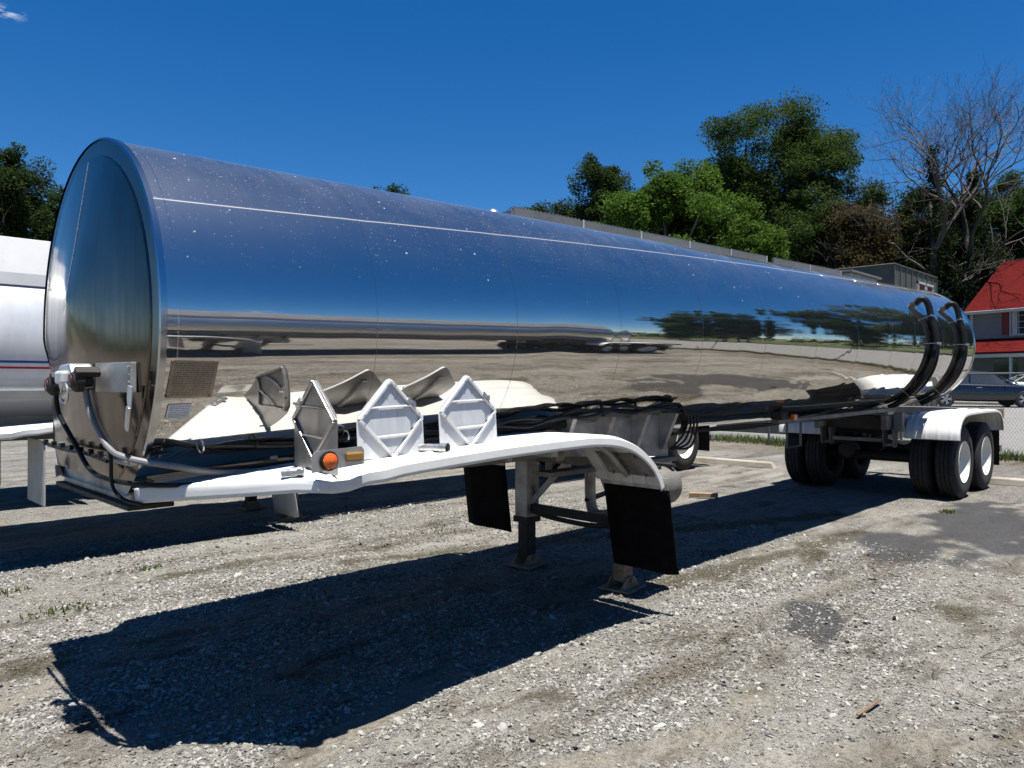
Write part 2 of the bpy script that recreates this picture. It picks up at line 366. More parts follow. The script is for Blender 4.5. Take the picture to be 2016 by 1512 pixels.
    siltc = t.mix(t.rng(t.noise(11, 6, .8, t.co((.4, 2, 1))), .58, .66, 0, .6), siltc, (.09, .08, .065))
    col = t.mix(t.math('MULTIPLY', sb.outputs[0], .85), col, siltc)
    col = t.mix(t.rng(t.noise(1.0, 6, .65, t.co((.3, 1.5, 1))), .5, .66, 0, .7), col, (.07, .055, .036))
    col = t.mix(t.rng(t.noise(1.3, 5, .6, t.co((.22, 1.3, 1))), .5, .68, 0, .5), col, (.37, .362, .34))
    col = t.mix(t.rng(t.noise(30, 5, .8), .52, .64, 0, .5), col, (.05, .045, .036))
    col = t.mix(t.rng(t.noise(7, 9, .82), .5, .66, 0, .55), col, (.075, .066, .052))
    col = t.mix(t.rng(t.noise(5, 9, .8, t.co((.6, 1.6, 1))), .54, .68, 0, .4), col, (.39, .383, .365))
    col = t.mix(t.rng(t.noise(1.9, 8, .7, t.co((.7, 1.3, 1))), .54, .66, 0, .75), col, (.055, .042, .027))
    asc = t.mix(t.rng(t.noise(90, 4, .8), .35, .75), (.026, .027, .031), (.07, .07, .074))
    col = t.mix(t.math('MULTIPLY', sa.outputs[2], .9), col, asc)
    mc = t.mix(t.rng(t.noise(16, 6, .7), .35, .7), (.032, .026, .004), (.02, .016, .005))
    col = t.mix(t.math('MULTIPLY', sa.outputs[1], t.rng(t.noise(60, 4, .7), .35, .6, .35, .95)), col, mc)
    lc = t.mix(t.rng(t.noise(45, 4, .8), .4, .65), (.07, .036, .018), (.13, .095, .06))
    col = t.mix(t.math('MULTIPLY', sb.outputs[1], t.rng(t.noise(22, 5, .8), .42, .6, 0, .9)), col, lc)
    # beyond the yard: mown grass
    cx = t.n('TexCoord'); sx = t.n('SeparateXYZ'); t.l(cx.outputs['Object'], sx.inputs[0])
    far = t.rng(t.math('ADD', sx.outputs[0], t.math('MULTIPLY', t.noise(1.3, 4, .7), 1.0)), 40.4, 40.9)
    col = t.mix(far, col, t.mix(t.rng(t.noise(2.5, 6, .7), .35, .7), (.045, .075, .02), (.085, .085, .035)))
    t.set(Base_Color=col, Roughness=.92, Specular_IOR_Level=.2)
    h = t.math('ADD', t.math('MULTIPLY', t.math('MULTIPLY', pm, t.rng(v1.outputs['Distance'], 0, .6, 1, .2)), .8), t.math('MULTIPLY', t.noise(150, 4, .75), .55))
    h = t.math('ADD', h, t.math('MULTIPLY', t.math('MULTIPLY', pm2, t.rng(v2.outputs['Distance'], 0, .6, 1, .2)), .5))
    t.bump(h, .02, 1.)
    o = mkobj('ground', me, t.m, smooth='all'); o['kind'] = 'structure'
make_ground()

def scatter_stones(name, n, area, smin, smax, power, label, ycut=None):
    x = RNG.uniform(area[0], area[1], n); y = RNG.uniform(area[2], area[3], n)
    st, mo, asp, si, li = masks(x, y)
    d = np.hypot(x, y+4.06); keep = RNG.uniform(size=n) < np.clip(st*1.0+.04, 0, 1)*np.clip((5.5/np.maximum(d, .1))**1.2, 0, 1)
    keep &= d > 1.6
    x, y = x[keep], y[keep]; m = len(x); u = RNG.uniform(size=m)
    s = smin+(smax-smin)*u**power
    z = gheight(x, y)+s*.10
    me = bpy.data.meshes.new(name); me.vertices.add(m); me.vertices.foreach_set('co', np.stack([x, y, z], -1).ravel())
    rot = np.stack([RNG.normal(0, .3, m), RNG.normal(0, .3, m), RNG.uniform(0, 6.28, m)], -1)
    sc = np.stack([s*RNG.uniform(.8, 1.5, m), s*RNG.uniform(.6, 1.1, m), s*RNG.uniform(.35, .75, m)], -1)
    for nm, d_ in (('srot', rot), ('sscale', sc)):
        a = me.attributes.new(nm, 'FLOAT_VECTOR', 'POINT'); a.data.foreach_set('vector', d_.astype(np.float32).ravel())
    o = bpy.data.objects.new(name, me); COL.objects.link(o)
    ng = bpy.data.node_groups.new(name, 'GeometryNodeTree')
    ng.interface.new_socket('Geometry', in_out='INPUT', socket_type='NodeSocketGeometry'); ng.interface.new_socket('Geometry', in_out='OUTPUT', socket_type='NodeSocketGeometry')
    N = lambda t: ng.nodes.new(t); L = ng.links.new
    gi = N('NodeGroupInput'); go = N('NodeGroupOutput'); ico = N('GeometryNodeMeshIcoSphere'); ico.inputs['Radius'].default_value = .5; ico.inputs['Subdivisions'].default_value = 2
    sp = N('GeometryNodeSetPosition'); nz = N('ShaderNodeTexNoise'); nz.inputs['Scale'].default_value = 2.6; nz.inputs['Detail'].default_value = 1
    sub = N('ShaderNodeVectorMath'); sub.operation = 'SUBTRACT'; sub.inputs[1].default_value = (.5, .5, .5); ml = N('ShaderNodeVectorMath'); ml.operation = 'SCALE'; ml.inputs['Scale'].default_value = .75
    L(nz.outputs['Color'], sub.inputs[0]); L(sub.outputs[0], ml.inputs[0]); L(ml.outputs[0], sp.inputs['Offset']); L(ico.outputs[0], sp.inputs[0])
    ip = N('GeometryNodeInstanceOnPoints'); sm = N('GeometryNodeSetMaterial'); sm.inputs[2].default_value = M['stone']
    mp = N('GeometryNodeMeshToPoints'); L(gi.outputs[0], mp.inputs[0])
    ra = N('GeometryNodeInputNamedAttribute'); ra.data_type = 'FLOAT_VECTOR'; ra.inputs[0].default_value = 'srot'
    sa = N('GeometryNodeInputNamedAttribute'); sa.data_type = 'FLOAT_VECTOR'; sa.inputs[0].default_value = 'sscale'
    e2r = N('FunctionNodeEulerToRotation'); L(ra.outputs[0], e2r.inputs[0])
    L(mp.outputs[0], ip.inputs['Points']); L(sp.outputs[0], sm.inputs[0]); L(sm.outputs[0], ip.inputs['Instance']); L(e2r.outputs[0], ip.inputs['Rotation']); L(sa.outputs[0], ip.inputs['Scale'])
    L(ip.outputs[0], go.inputs[0])
    md = o.modifiers.new('scatter', 'NODES'); md.node_group = ng; me.materials.append(M['stone'])
    o['kind'] = 'stuff'; o['label'] = label; o['category'] = 'gravel'
def stone_mat():
    t = NT('stone'); oi = t.n('ObjectInfo'); r = t.n('ValToRGB'); e = r.color_ramp.elements
    e[0].position = 0; e[0].color = (.07, .07, .071, 1); e[1].position = 1; e[1].color = (.36, .353, .336, 1)
    for p, c in ((.12, (.12, .118, .113)), (.35, (.215, .207, .186)), (.65, (.25, .242, .222)), (.85, (.295, .288, .27))): k = e.new(p); k.color = (*c, 1)
    t.l(oi.outputs['Random'], r.inputs[0]); n = t.noise(3, 4)
    sc_ = t.mix(t.rng(n, .45, .75, 0, .5), r.outputs[0], (.19, .165, .125)); ge = t.n('NewGeometry')
    def wpos(s):
        m = t.n('Mapping'); m.inputs['Scale'].default_value = s; t.l(ge.outputs['Position'], m.inputs[0]); return m.outputs[0]
    sc_ = t.mix(t.rng(t.noise(1.0, 6, .65, wpos((.3, 1.5, 1))), .5, .66, 0, .75), sc_, (.085, .068, .045))
    sc_ = t.mix(t.rng(t.noise(1.9, 8, .7, wpos((.7, 1.3, 1))), .54, .66, 0, .75), sc_, (.065, .052, .034))
    t.set(Base_Color=sc_, Roughness=.88, Specular_IOR_Level=.25); M['stone'] = t.m
stone_mat()
scatter_stones('gravel', 760000, (-2.4, 8.0, -4.2, 4.5), .004, .028, 5.5, 'loose pale grey gravel covering the yard')
scatter_stones('coarse_gravel', 9000, (-2.4, 8.0, -4.2, 4.5), .022, .055, 3.0, 'larger loose stones scattered over the gravel yard')

# ------------------------------------------------------------------ the polished tanker trailer
X0, X1 = 1.11, 13.6
def tank_prof(x):
    top = 2.83+.0298*(x-X0)
    R = float(np.interp(x, [1.11, 3.6, 6.0, 8.5, 12.3, 13.6], [.921, .897, .893, .925, .958, .96]))
    return R, top-R
def tank_pt(x, th, off=0.):      # th 0 = camera side, up positive
    R, zc = tank_prof(x); R += off
    return Vector((x, -R*math.cos(th), zc+R*math.sin(th)))
def tuck(x, y, z):       # the far lower edge of the nose is squared off by the skirt
    k = max(0, 1-(x-1.1)/.5)*min(1, max(0, (1.88-z)/.22)); return y-k*max(0, y-.70)
def tank_mesh():
    seams = [2.18, 3.21, 4.27, 5.39, 6.5, 7.6, 8.7, 9.8, 10.7, 11.9, 12.8]
    xs = sorted(set([round(a, 3) for a in np.arange(X0, X1, .07)]+[X1])); n = 160; mb = MB()
    vs = []
    for x in xs:
        R, zc = tank_prof(x)
        for k in range(n):
            th = 2*math.pi*k/n
            a = th if th < math.pi else th-2*math.pi
            r = R-.007*math.exp(-((x-3.62)/.16)**2)*math.exp(-((a+.5)/.4)**2)
            for s in seams: r -= .0016*math.exp(-((x-s)/.07)**2)
            z = zc+r*math.sin(th)
            if x < 4.5: z = max(z, 1.135)
            vs.append((x, tuck(x, -r*math.cos(th), z), z))
    fs = [(i*n+k, i*n+(k+1) % n, (i+1)*n+(k+1) % n, (i+1)*n+k) for i in range(len(xs)-1) for k in range(n)]
    mb.add(vs, fs); return mb, seams
def patch(x0, x1, z0, z1, off, nx=4, nz=6, skew=0.):
    mb = MB(); vs = []; uv = []
    for j in range(nz+1):
        z = z0+(z1-z0)*j/nz
        for i in range(nx+1):
            x = x0+(x1-x0)*i/nx+skew*(j/nz); R, zc = tank_prof(x); th = math.asin(max(-1, min(1, (z-zc)/R))); vs.append(tank_pt(x, th, off)); uv.append((i/nx, j/nz))
    fs = [(j*(nx+1)+i, j*(nx+1)+i+1, (j+1)*(nx+1)+i+1, (j+1)*(nx+1)+i) for j in range(nz) for i in range(nx)]
    mb.add(vs, fs); mb.uvs = uv; return mb
def with_uv(o, uvs):
    l = o.data.uv_layers.new(name='uv')
    for p in o.data.polygons:
        for li in p.loop_indices: l.data[li].uv = uvs[o.data.loops[li].vertex_index]
    return o
def fender(path, y_in, y_out, ribs, lip, ylim=None, dent=None, ny=44):
    # sheet swept along an x-z path; long ribs pressed into it; a lip turned down along the outer edge
    n = len(path); vs = []; sgn = 1 if y_out > y_in else -1
    for i, (x, z) in enumerate(path):
        a = path[max(i-1, 0)]; b = path[min(i+1, n-1)]; dx, dz = b[0]-a[0], b[1]-a[1]; L = math.hypot(dx, dz); nx_, nz_ = -dz/L, dx/L
        yo = y_out if ylim is None else sgn*min(abs(y_out), ylim(x))
        for j in range(ny+1):
            t = j/ny; y = y_in+(yo-y_in)*t
            u = abs(y)*ribs; h = .009*max(0, 1-abs((u % 1)-.5)*9) if t < .93 and t > .05 else 0
            e = max(0, (t-.95)/.05); h -= .012*e*e
            px, pz = x+nx_*h, z+nz_*h
            if dent: q = dent(x, t); px += q[0]; y += q[1]; pz += q[2]
            vs.append((px, y, pz))
        for k in range(1, 4):
            q = dent(x, 1) if dent else (0, 0, 0); h = -.012-lip*k/3
            vs.append((x+nx_*h+q[0], yo+sgn*(.004*k/3)+q[1]*(1+k*.35), z+nz_*h+q[2]))
    m = ny+4
    fs = [(i*m+j, i*m+j+1, (i+1)*m+j+1, (i+1)*m+j) for i in range(n-1) for j in range(m-1)]
    mb = MB(); mb.add(vs, fs); return mb
def wheel(root, ax, yo, sgn, rimmat='rim_white', dish=.06):
    # sgn -1: camera side. yo = outer tyre face
    c = (ax, yo, .515); R = .52; w = .275; s = -sgn
    P = [(.02, .30), (.0, .34), (-.004, .40), (.004, .455), (.02, .49), (.035, .508)]
    g = []
    a = .035
    for k in range(4):
        w0 = a+.004; w1 = a+.042; g += [(w0, R-.004*abs(k-1.5)/1.5), (w1, R-.004*abs(k-1.5)/1.5)]
        if k < 3: g += [(w1+.002, R-.016), (w1+.010, R-.016)]
        a += .052
    P = P+g+[(w-.02, .49), (w, .44), (w+.002, .38), (w, .34), (w-.02, .30), (w-.04, .285)]
    mb = MB(); mb.lathe([(s*p, r) for p, r in P], c, 'Y', 64); t = mb.obj('wheel', 'rubber', root, smooth=True)
    mb = MB(); mb.lathe([(s*p, r) for p, r in [(.03, .30), (.012, .302), (.006, .297), (.008, .288), (.03, .282), (.045, .272), (.05+dish*.2, .262), (.05+dish*.75, .235), (.05+dish, .2), (.05+dish, .135), (.04+dish*.9, .12), (.04+dish*.9, .0)]], c, 'Y', 56)
    rm = mb.obj('rim', rimmat, t, smooth=True)
    if rimmat == 'rim_white':
        for k in range(10):
            a = 2*math.pi*k/10+.1; q = Vector((ax+.165*math.cos(a), yo+s*(.05+dish), .515+.165*math.sin(a))); MB().tube([q, q-Vector((0, s*.02, 0))], .014, 6).obj('lug_nut', 'rim_white', t)
    return t
def inner_wheel(root, ax, yo, sgn):
    t = wheel(root, ax, yo, sgn, 'dark_steel'); return t
def placard(root, org, ax, up, wd, ht, nrm, mats=('placard_alu', 'placard_face')):
    # house-shaped back plate with a diamond frame on it. org = bottom centre
    org = Vector(org); ax = Vector(ax).normalized(); nrm = Vector(nrm).normalized(); up = Vector(up).normalized()
    F = lambda u, v, t: org+ax*u+up*v+nrm*t
    hw = wd/2; sh = ht-hw*.98
    mb = MB(); c = .035
    mb.prism([(-hw, 0), (hw, 0), (hw, sh-.02), (hw-.012, sh+.02), (.02, ht-.012), (0, ht-.004), (-.02, ht-.012), (-hw+.012, sh+.02), (-hw, sh-.02)], F, 0, .003)
    h = mb.obj('placard_holder', mats[0], root)
    d = hw*.94; cy = ht-.016-d; q = 0
    mb = MB(); r = .011
    cs = [(0, cy-d), (d, cy), (0, cy+d), (-d, cy)]
    for i in range(4):
        a, b = cs[i], cs[(i+1) % 4]; mb.bar(F(*a, .012), F(*b, .012), .016, .02, nrm)
    mb.obj('diamond_frame', mats[0], h, bevel=.003)
    mb = MB(); k = d*.9
    mb.prism([(0, cy-k), (k, cy), (0, cy+k), (-k, cy)], F, .005, .007); mb.obj('placard', mats[1], h)
    for vv, ww in ((cy+.30*d, .66*d), (cy-.45*d, .5*d)):
        mb = MB(); mb.tube([F(-ww, vv, .016), F(ww, vv+.008, .016)], .0055, 6); mb.obj('cross_bar', mats[0], h, smooth=True)
    mb = MB(); p = F(.62*d, cy+.42*d, .022); mb.bar(p-ax*.02+up*.02, p+ax*.02-up*.02, .022, .016, nrm); mb.tube([p+nrm*.004, p+nrm*.03], .007, 8)
    mb.obj('latch', 'zinc', h)
    for i in range(4):
        a, b = cs[i], cs[(i+1) % 4]
        for f in (.12, .5, .88):
            p = F(a[0]+(b[0]-a[0])*f, a[1]+(b[1]-a[1])*f, .022)
            if f != .5: MB().tube([p, p+nrm*.004], .004, 6).obj('rivet', 'zinc', h)
    mb = MB(); mb.bar(F(0, .0, -.012), F(0, ht*.8, -.012), .03, .018, nrm); mb.obj('rear_stay', mats[0], h)
    return h

def front_path():
    p = [(1.10, 1.185), (1.3, 1.205), (1.65, 1.235), (2.2, 1.27), (2.8, 1.30), (3.4, 1.315), (3.62, 1.312), (3.82, 1.29), (3.98, 1.245), (4.12, 1.175), (4.23, 1.09), (4.30, 1.0), (4.335, .93)]
    return [(q.x, q.y) for q in smooth_path([(a, b, 0) for a, b in p], 6)]
def rear_path():
    p = [(11.385, .845), (11.40, .95), (11.46, 1.06), (11.57, 1.15), (11.74, 1.205), (12.0, 1.222), (12.7, 1.228), (13.4, 1.222), (13.65, 1.205), (13.82, 1.15), (13.93, 1.06), (13.98, .96), (13.99, .87)]
    return [(q.x, q.y) for q in smooth_path([(a, b, 0) for a, b in p], 6)]

def undercarriage(root, fen='white_paint', flapm='flap', flap_z=.285, wdx=0., feet=True):
    """frame, landing gear, fenders, flaps and wheels shared by the trailers"""
    # front fenders
    for sg in (-1, 1):
        lim = lambda x: .64+max(0, (x-1.1))/.55*.58
        def dent(x, t):
            if sg > 0: return (0, 0, 0)
            q = math.exp(-((x-1.78)/.11)**2)*max(0, t-.6)/.4
            r = math.exp(-((x-1.60)/.1)**2)*max(0, t-.6)/.4
            k = math.exp(-((x-2.0)/.07)**2)*max(0, t-.7)/.3
            return (0, .012*q-.008*r, -.026*q*t+.008*r-.008*k+.003*math.sin(x*40)*q)
        mb = fender([(x+(.26 if sg > 0 and x > 2 else 0), z) for x, z in front_path()], sg*.62, sg*1.22, 9., .052, lim, dent)
        mb.obj('front_fender', fen, root, smooth=True, solid=.004)
        # mud flap and its bar
        mb = MB(); ys = np.linspace(.66, 1.225, 7); zs = np.linspace(.935, flap_z, 9); vs = []
        for z in zs:
            for y in ys:
                t = (.935-z)/.65; vs.append((4.365+(.26 if sg > 0 else 0)+.11*t+.012*math.sin(y*9)*t, sg*(y+.02*t), z if not (z == zs[-1] and (y == ys[-1])) else z+.02))
        fs = [(i*7+j, i*7+j+1, (i+1)*7+j+1, (i+1)*7+j) for i in range(8) for j in range(6)]
        mb.add(vs, fs); fl = mb.obj('mud_flap', flapm, root, smooth=True, solid=.012)
        mb = MB(); fx = .26 if sg > 0 else 0; mb.box2((4.352+fx, sg*.65, .90), (4.358+fx, sg*1.235, .985)); mb.obj('clamp_bar', 'aluminium_dull', fl, bevel=.002)
        for y in (.74, .85, .96, 1.07, 1.18):
            MB().tube([(4.345+fx, sg*y, .96), (4.353+fx, sg*y, .96)], .009, 6).obj('bolt', 'rusty', fl)
        # fender stays under the sheet
        for sx in (2.2, 3.3):
            mb = MB(); mb.box2((sx-.03, sg*.5, 1.2), (sx+.03, sg*1.12, 1.245)); mb.obj('fender_stay', 'aluminium_dull', root)
        mb = MB(); mb.tube(smooth_path([(3.3, sg*.95, 1.235), (3.7, sg*.95, 1.26), (4.0, sg*.95, 1.19), (4.26, sg*.95, .99)], 5), .02, 8); mb.obj('fender_stay', 'aluminium_dull', root, smooth=True)
        fp = [q for q in front_path() if q[0] > 4.14 and q[1] > .99]; pts = [fp[0], fp[len(fp)//2], fp[-1]]
        mb = MB(); dn_ = [(x+fx-.006, z-.006) for x, z in fp]
        vs = [(x, sg*y, z) for x, z in dn_ for y in (.76, 1.16)]
        mb.add(vs, [(2*i, 2*i+1, 2*i+3, 2*i+2) for i in range(len(dn_)-1)]); dp = mb.obj('doubler_plate', 'aluminium_dull', root, solid=.004)
        for (x, z) in (dn_[1], dn_[-2]):
            for y in (.82, .96, 1.10): MB().tube([(x, sg*y, z), (x-.014, sg*y, z-.014)], .011, 6).obj('bolt', 'rusty', dp)
    # upper coupler and sub-frame
    mb = MB(); mb.box2((1.16, -.5, 1.10), (3.9, .5, 1.125)); mb.obj('coupler_plate', 'frame_grey', root, bevel=.004)
    for sg in (-1, 1):
        mb = MB(); mb.box2((1.2, sg*.56, 1.126), (3.75, sg*.585, 1.36)); mb.obj('coupler_side', 'frame_grey', root)
        for x in (1.75, 2.3, 2.85, 3.4):
            mb = MB(); mb.box2((x-.02, sg*.586, 1.13), (x+.02, sg*.64, 1.34)); mb.obj('stiffener', 'aluminium_dull', root)
        mb = MB(); mb.prism([(3.76, 1.13), (5.36, 1.02), (5.36, 1.40), (3.76, 1.36)], lambda u, v, t: (u, v*0+t, v), sg*.55, sg*.575); mb.obj('frame_rail', 'aluminium_dull', root)
        for x in (3.95, 4.4, 4.85, 5.25):
            mb = MB(); mb.prism([(0, 1.09), (.0, 1.39), (.16, 1.39), (.03, 1.09)], lambda u, v, t: (t, sg*(.576+u), v), x-.022, x+.022); mb.obj('gusset', 'aluminium_dull', root)
        mb = MB(); mb.box2((3.8, sg*.5, .985), (5.4, sg*.64, 1.018)); mb.obj('lower_flange', 'frame_grey', root)
        mb = MB(); mb.box2((5.1, sg*.52, .8), (5.38, sg*.60, .984)); mb.obj('mount_plate', 'aluminium_dull', root)
        # landing gear leg
        mb = MB(); mb.box2((4.70, sg*.53-.075, .42), (4.86, sg*.53+.075, 1.1)); lg = mb.obj('landing_leg', 'aluminium_dull', root, bevel=.008)
        mb = MB(); mb.box2((4.72, sg*.53-.055, .07), (4.84, sg*.53+.055, .419)); mb.obj('inner_tube', 'dark_steel' if sg > 0 else 'rusty', lg, bevel=.006)
        mb = MB(); mb.box2((4.69, sg*.53-.085, .40), (4.87, sg*.53+.085, .45)); mb.obj('collar', 'dark_steel', lg)
        fc = (4.78, sg*.53)
        mb = MB(); mb.box((fc[0], fc[1], .018), (.30, .27, .016), Matrix.Rotation(R_(8), 3, 'Z'))
        for s2 in (-1, 1): mb.prism([(-.12, .024), (.12, .024), (.05, .11), (-.05, .11)], lambda u, v, t: (fc[0]+u, fc[1]+t, v), s2*.066, s2*.08)
        mb.obj('foot', 'rusty', lg, bevel=.003)
        mb = MB(); mb.tube([(4.78, fc[1]-.1, .085), (4.78, fc[1]+.1, .085)], .018, 10); mb.obj('foot_pin', 'rusty', lg, smooth=True)
        mb = MB(); mb.bar((4.78, sg*.49, .56), (4.95, sg*.12, 1.02), .05, .05); mb.obj('brace', 'aluminium_dull', root, bevel=.004)
        mb = MB(); mb.bar((4.83, sg*.5, .6), (5.33, sg*.5, .99), .05, .04); mb.obj('brace', 'dark_steel', root, bevel=.004)
    mb = MB(); mb.bar((4.78, -.46, .53), (4.78, .46, .53), .06, .07); mb.obj('cross_bar', 'dark_steel', root, bevel=.004)
    mb = MB(); mb.bar((4.9, -.55, 1.0), (4.9, .55, 1.0), .16, .12); mb.obj('cross_beam', 'frame_grey', root, bevel=.004)
    mb = MB(); mb.tube(smooth_path([(4.78, -.45, .5), (4.78, -.2, .46), (4.78, .25, .47), (4.78, .45, .5)], 4), .022, 8); mb.obj('crank_shaft', 'dark_steel', root, smooth=True)
    # hanging hook loop
    mb = MB(); mb.tube(smooth_path([(5.25, .18, 1.0), (5.25, .18, .6), (5.25, .13, .46), (5.25, .0, .46), (5.25, -.06, .5)], 5), .05, 10); mb.obj('hose_hanger', 'aluminium_dull', root, smooth=True)
    mb = MB(); mb.bar((5.2, .18, .58), (5.9, .3, .62), .05, .03); mb.obj('hanger_arm', 'dark_steel', root)
    # air tank behind the near leg
    mb = MB(); mb.lathe([(0, .0), (0.0, .08), (.03, .125), (.07, .15), (.42, .15), (.46, .125), (.49, .08), (.49, 0)], (4.56, -.80, .84), 'X', 32); mb.obj('air_tank', 'frame_grey', root, smooth=True)
    for sx in (4.72, 4.92): MB().box2((sx, -.9, .985), (sx+.05, -.64, 1.01)).obj('air_tank_strap', 'dark_steel', root)
    # rear bogie
    bog = root
    W = wdx
    for sg in (-1, 1):
        mb = fender([(x+W, z) for x, z in rear_path()], sg*.59, sg*1.275, 6.4, .035); mb.obj('rear_fender', fen, bog, smooth=True, solid=.004)
        for ax in (11.93, 13.16):
            inner_wheel(bog, ax+W, sg*(1.22-.335), sg); wheel(bog, ax+W, sg*1.22, sg)
        mb = MB(); mb.box2((11.0+W, sg*.40, .98), (14.2+W, sg*.48, 1.18)); mb.obj('frame_rail', 'frame_grey', bog, bevel=.004)
        for x in (11.25, 12.55, 13.75):
            mb = MB()
            for yy in (.37, .50): mb.prism([(-.11, .99), (.11, .99), (.07, .72), (-.06, .72)], lambda u, v, t: (x+W+u, t, v), sg*yy, sg*(yy+.014))
            mb.tube([(x+W, sg*.36, .76), (x+W, sg*.525, .76)], .025, 10); mb.obj('spring_hanger', 'frame_grey', bog)
        mb = MB(); mb.tube(smooth_path([(11.25+W, sg*.44, .8), (11.93+W, sg*.44, .68), (12.5+W, sg*.44, .8)], 6), .035, 4); mb.tube(smooth_path([(12.55+W, sg*.44, .8), (13.16+W, sg*.44, .68), (13.75+W, sg*.44, .8)], 6), .035, 4); mb.obj('leaf_spring', 'dark_steel', bog)
        mb = MB(); mb.box2((14.04+W, sg*.64, .30), (14.05+W, sg*1.2, 1.0)); mb.obj('rear_flap', 'flap', bog)
        mb = MB(); mb.box2((11.36+W, sg*.585, 1.12), (11.95+W, sg*.61, 1.19)); mb.obj('fender_bracket', 'aluminium_dull', bog)
        mb = MB(); mb.box2((11.2+W, sg*.5, .95), (11.3+W, sg*.62, 1.22)); mb.obj('fender_post', 'frame_grey', bog, bevel=.004)
    for ax in (11.93, 13.16):
        mb = MB(); mb.tube([(ax+W, -.9, .515), (ax+W, .9, .515)], .065, 14); mb.obj('axle', 'dark_steel', bog, smooth=True)
        mb = MB(); mb.lathe([(-.12, 0), (-.12, .12), (.12, .12), (.12, 0)], (ax+W-.2, .3, .62), 'X', 18); mb.obj('brake_chamber', 'dark_steel', bog, smooth=True)
    mb = MB(); mb.lathe([(-.45, 0), (-.45, .1), (-.4, .14), (.4, .14), (.45, .1), (.45, 0)], (11.55+W, 0, 1.02), 'Y', 20); mb.obj('reservoir', 'dark_steel', bog, smooth=True)
    mb = MB(); mb.box2((11.2+W, -.36, .79), (11.28+W, .36, .84)); mb.obj('cross_member', 'frame_grey', bog)
    mb = MB(); mb.box2((11.1+W, -.40, .98), (11.16+W, .40, 1.16)); mb.obj('cross_member', 'dark_steel', bog)
    mb = MB(); mb.box2((14.1+W, -1.22, 1.06), (14.28+W, 1.22, 1.22)); bp = mb.obj('rear_bumper', 'grey_rail', bog, bevel=.006)
    for y in (-1.1, -.95, .95, 1.1):
        MB().lathe([(0, 0), (0, .05), (.02, .045), (.025, 0)], (14.28+W, y, 1.14), 'X', 16).obj('tail_lamp', 'red_lens', bp, smooth=True)
    mb = MB(); mb.box2((14.16+W, -1.232, 1.10), (14.24+W, -1.222, 1.18)); mb.obj('marker_lamp', 'red_lens', bp)
    for sg in (-1, 1):
        mb = MB(); mb.box2((14.14+W, sg*.7, .56), (14.22+W, sg*.62, 1.06)); mb.obj('bumper_post', 'frame_grey', bog)
    mb = MB(); mb.box2((14.12+W, -1.2, .52), (14.24+W, 1.2, .62)); mb.obj('impact_guard', 'grey_rail', bog, bevel=.004)

main = thing('tanker_trailer', 'mirror-polished steel tanker trailer with white fenders in the foreground', 'trailer', group='parked tanker trailers')
mb, seams = tank_mesh(); mb.obj('tank_shell', 'polished_steel', main, smooth='all')
# front head: shallow cone with an apex, a pressed ring and a rolled rim
def head(root, xf, sgn, mat):
    R, zc = tank_prof(xf); mb = MB(); n = 96; vs = []; rings = [(1.0, 0), (.905, .004), (.9, .010), (.89, .012), (.6, .045), (.3, .08), (.1, .105), (.0, .112)]
    apz = .13
    for f, b in rings:
        for k in range(n):
            t = 2*math.pi*k/n; z = zc+apz*(1-f)+R*f*math.sin(t)
            if sgn < 0: z = max(z, 1.19)
            vs.append((xf+sgn*b, tuck(xf, -R*f*math.cos(t), z) if sgn < 0 else -R*f*math.cos(t), z))
    fs = [(i*n+k, i*n+(k+1) % n, (i+1)*n+(k+1) % n, (i+1)*n+k) for i in range(len(rings)-1) for k in range(n)]
    mb.add(vs, fs); return mb.obj('front_head' if sgn < 0 else 'rear_head', mat, root, smooth=True)
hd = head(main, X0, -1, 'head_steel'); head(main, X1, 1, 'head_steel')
R, zc = tank_prof(X0)
mb = MB(); mb.tube([(X0-b-.001, 0, zc+.13*(1-f)+R*f) for f, b in ((.02, .1105), (.1, .105), (.3, .08), (.6, .045), (.88, .0132))], .0028, 6); mb.obj('head_seam', 'zinc', hd)
def ring(x, off, wd, mat, name, th0=-60, th1=240, n=100, rr=None):
    pts = [tank_pt(x, R_(th0+(th1-th0)*k/n), off) for k in range(n+1)]
    mb = MB(); vs = []; 
    prof = [(-wd/2, 0), (-wd/2*.7, 1), (wd/2*.7, 1), (wd/2, 0)]
    for k in range(n+1):
        for a, b in prof: q = tank_pt(x+a, R_(th0+(th1-th0)*k/n), off*b); q.y = tuck(x+a, q.y, q.z); vs.append(q)
    fs = [(k*4+j, k*4+j+1, (k+1)*4+j+1, (k+1)*4+j) for k in range(n) for j in range(3)]
    mb.add(vs, fs); return mb.obj(name, mat, main, smooth=True)
ring(X0+.012, .010, .034, 'steel_rim', 'front_rim', -43, 223)
ring(X0+.075, .0012, .008, 'polished_steel', 'rim_band', -43, 223)
ring(X1-.02, .010, .04, 'steel_rim', 'rear_rim', -90, 270)
for s in seams: ring(s, .0005, .0035, 'polished_steel', 'weld_seam', -90, 270)
# apron under the front head
mb = MB(); mb.box2((1.13, -.50, 1.10), (1.20, .58, 1.285)); mb.obj('front_apron', 'aluminium_dull', main, bevel=.006)
mb = MB(); mb.box2((1.075, -.66, 1.286), (1.2, .70, 1.306)); mb.obj('apron_ledge', 'aluminium_dull', main, bevel=.003)
mb = MB(); mb.box2((1.10, -.56, 1.078), (1.3, .62, 1.10)); mb.obj('apron_lip', 'dark_steel', main, bevel=.003)
for sg in (-1, 1):
    mb = MB(); mb.prism([(1.2, 1.13), (1.9, 1.126), (1.9, 1.3), (1.2, 1.30)], lambda u, v, t: (u, t, v), sg*.59, sg*.60); mb.obj('apron_side', 'aluminium_dull', main)
undercarriage(main)
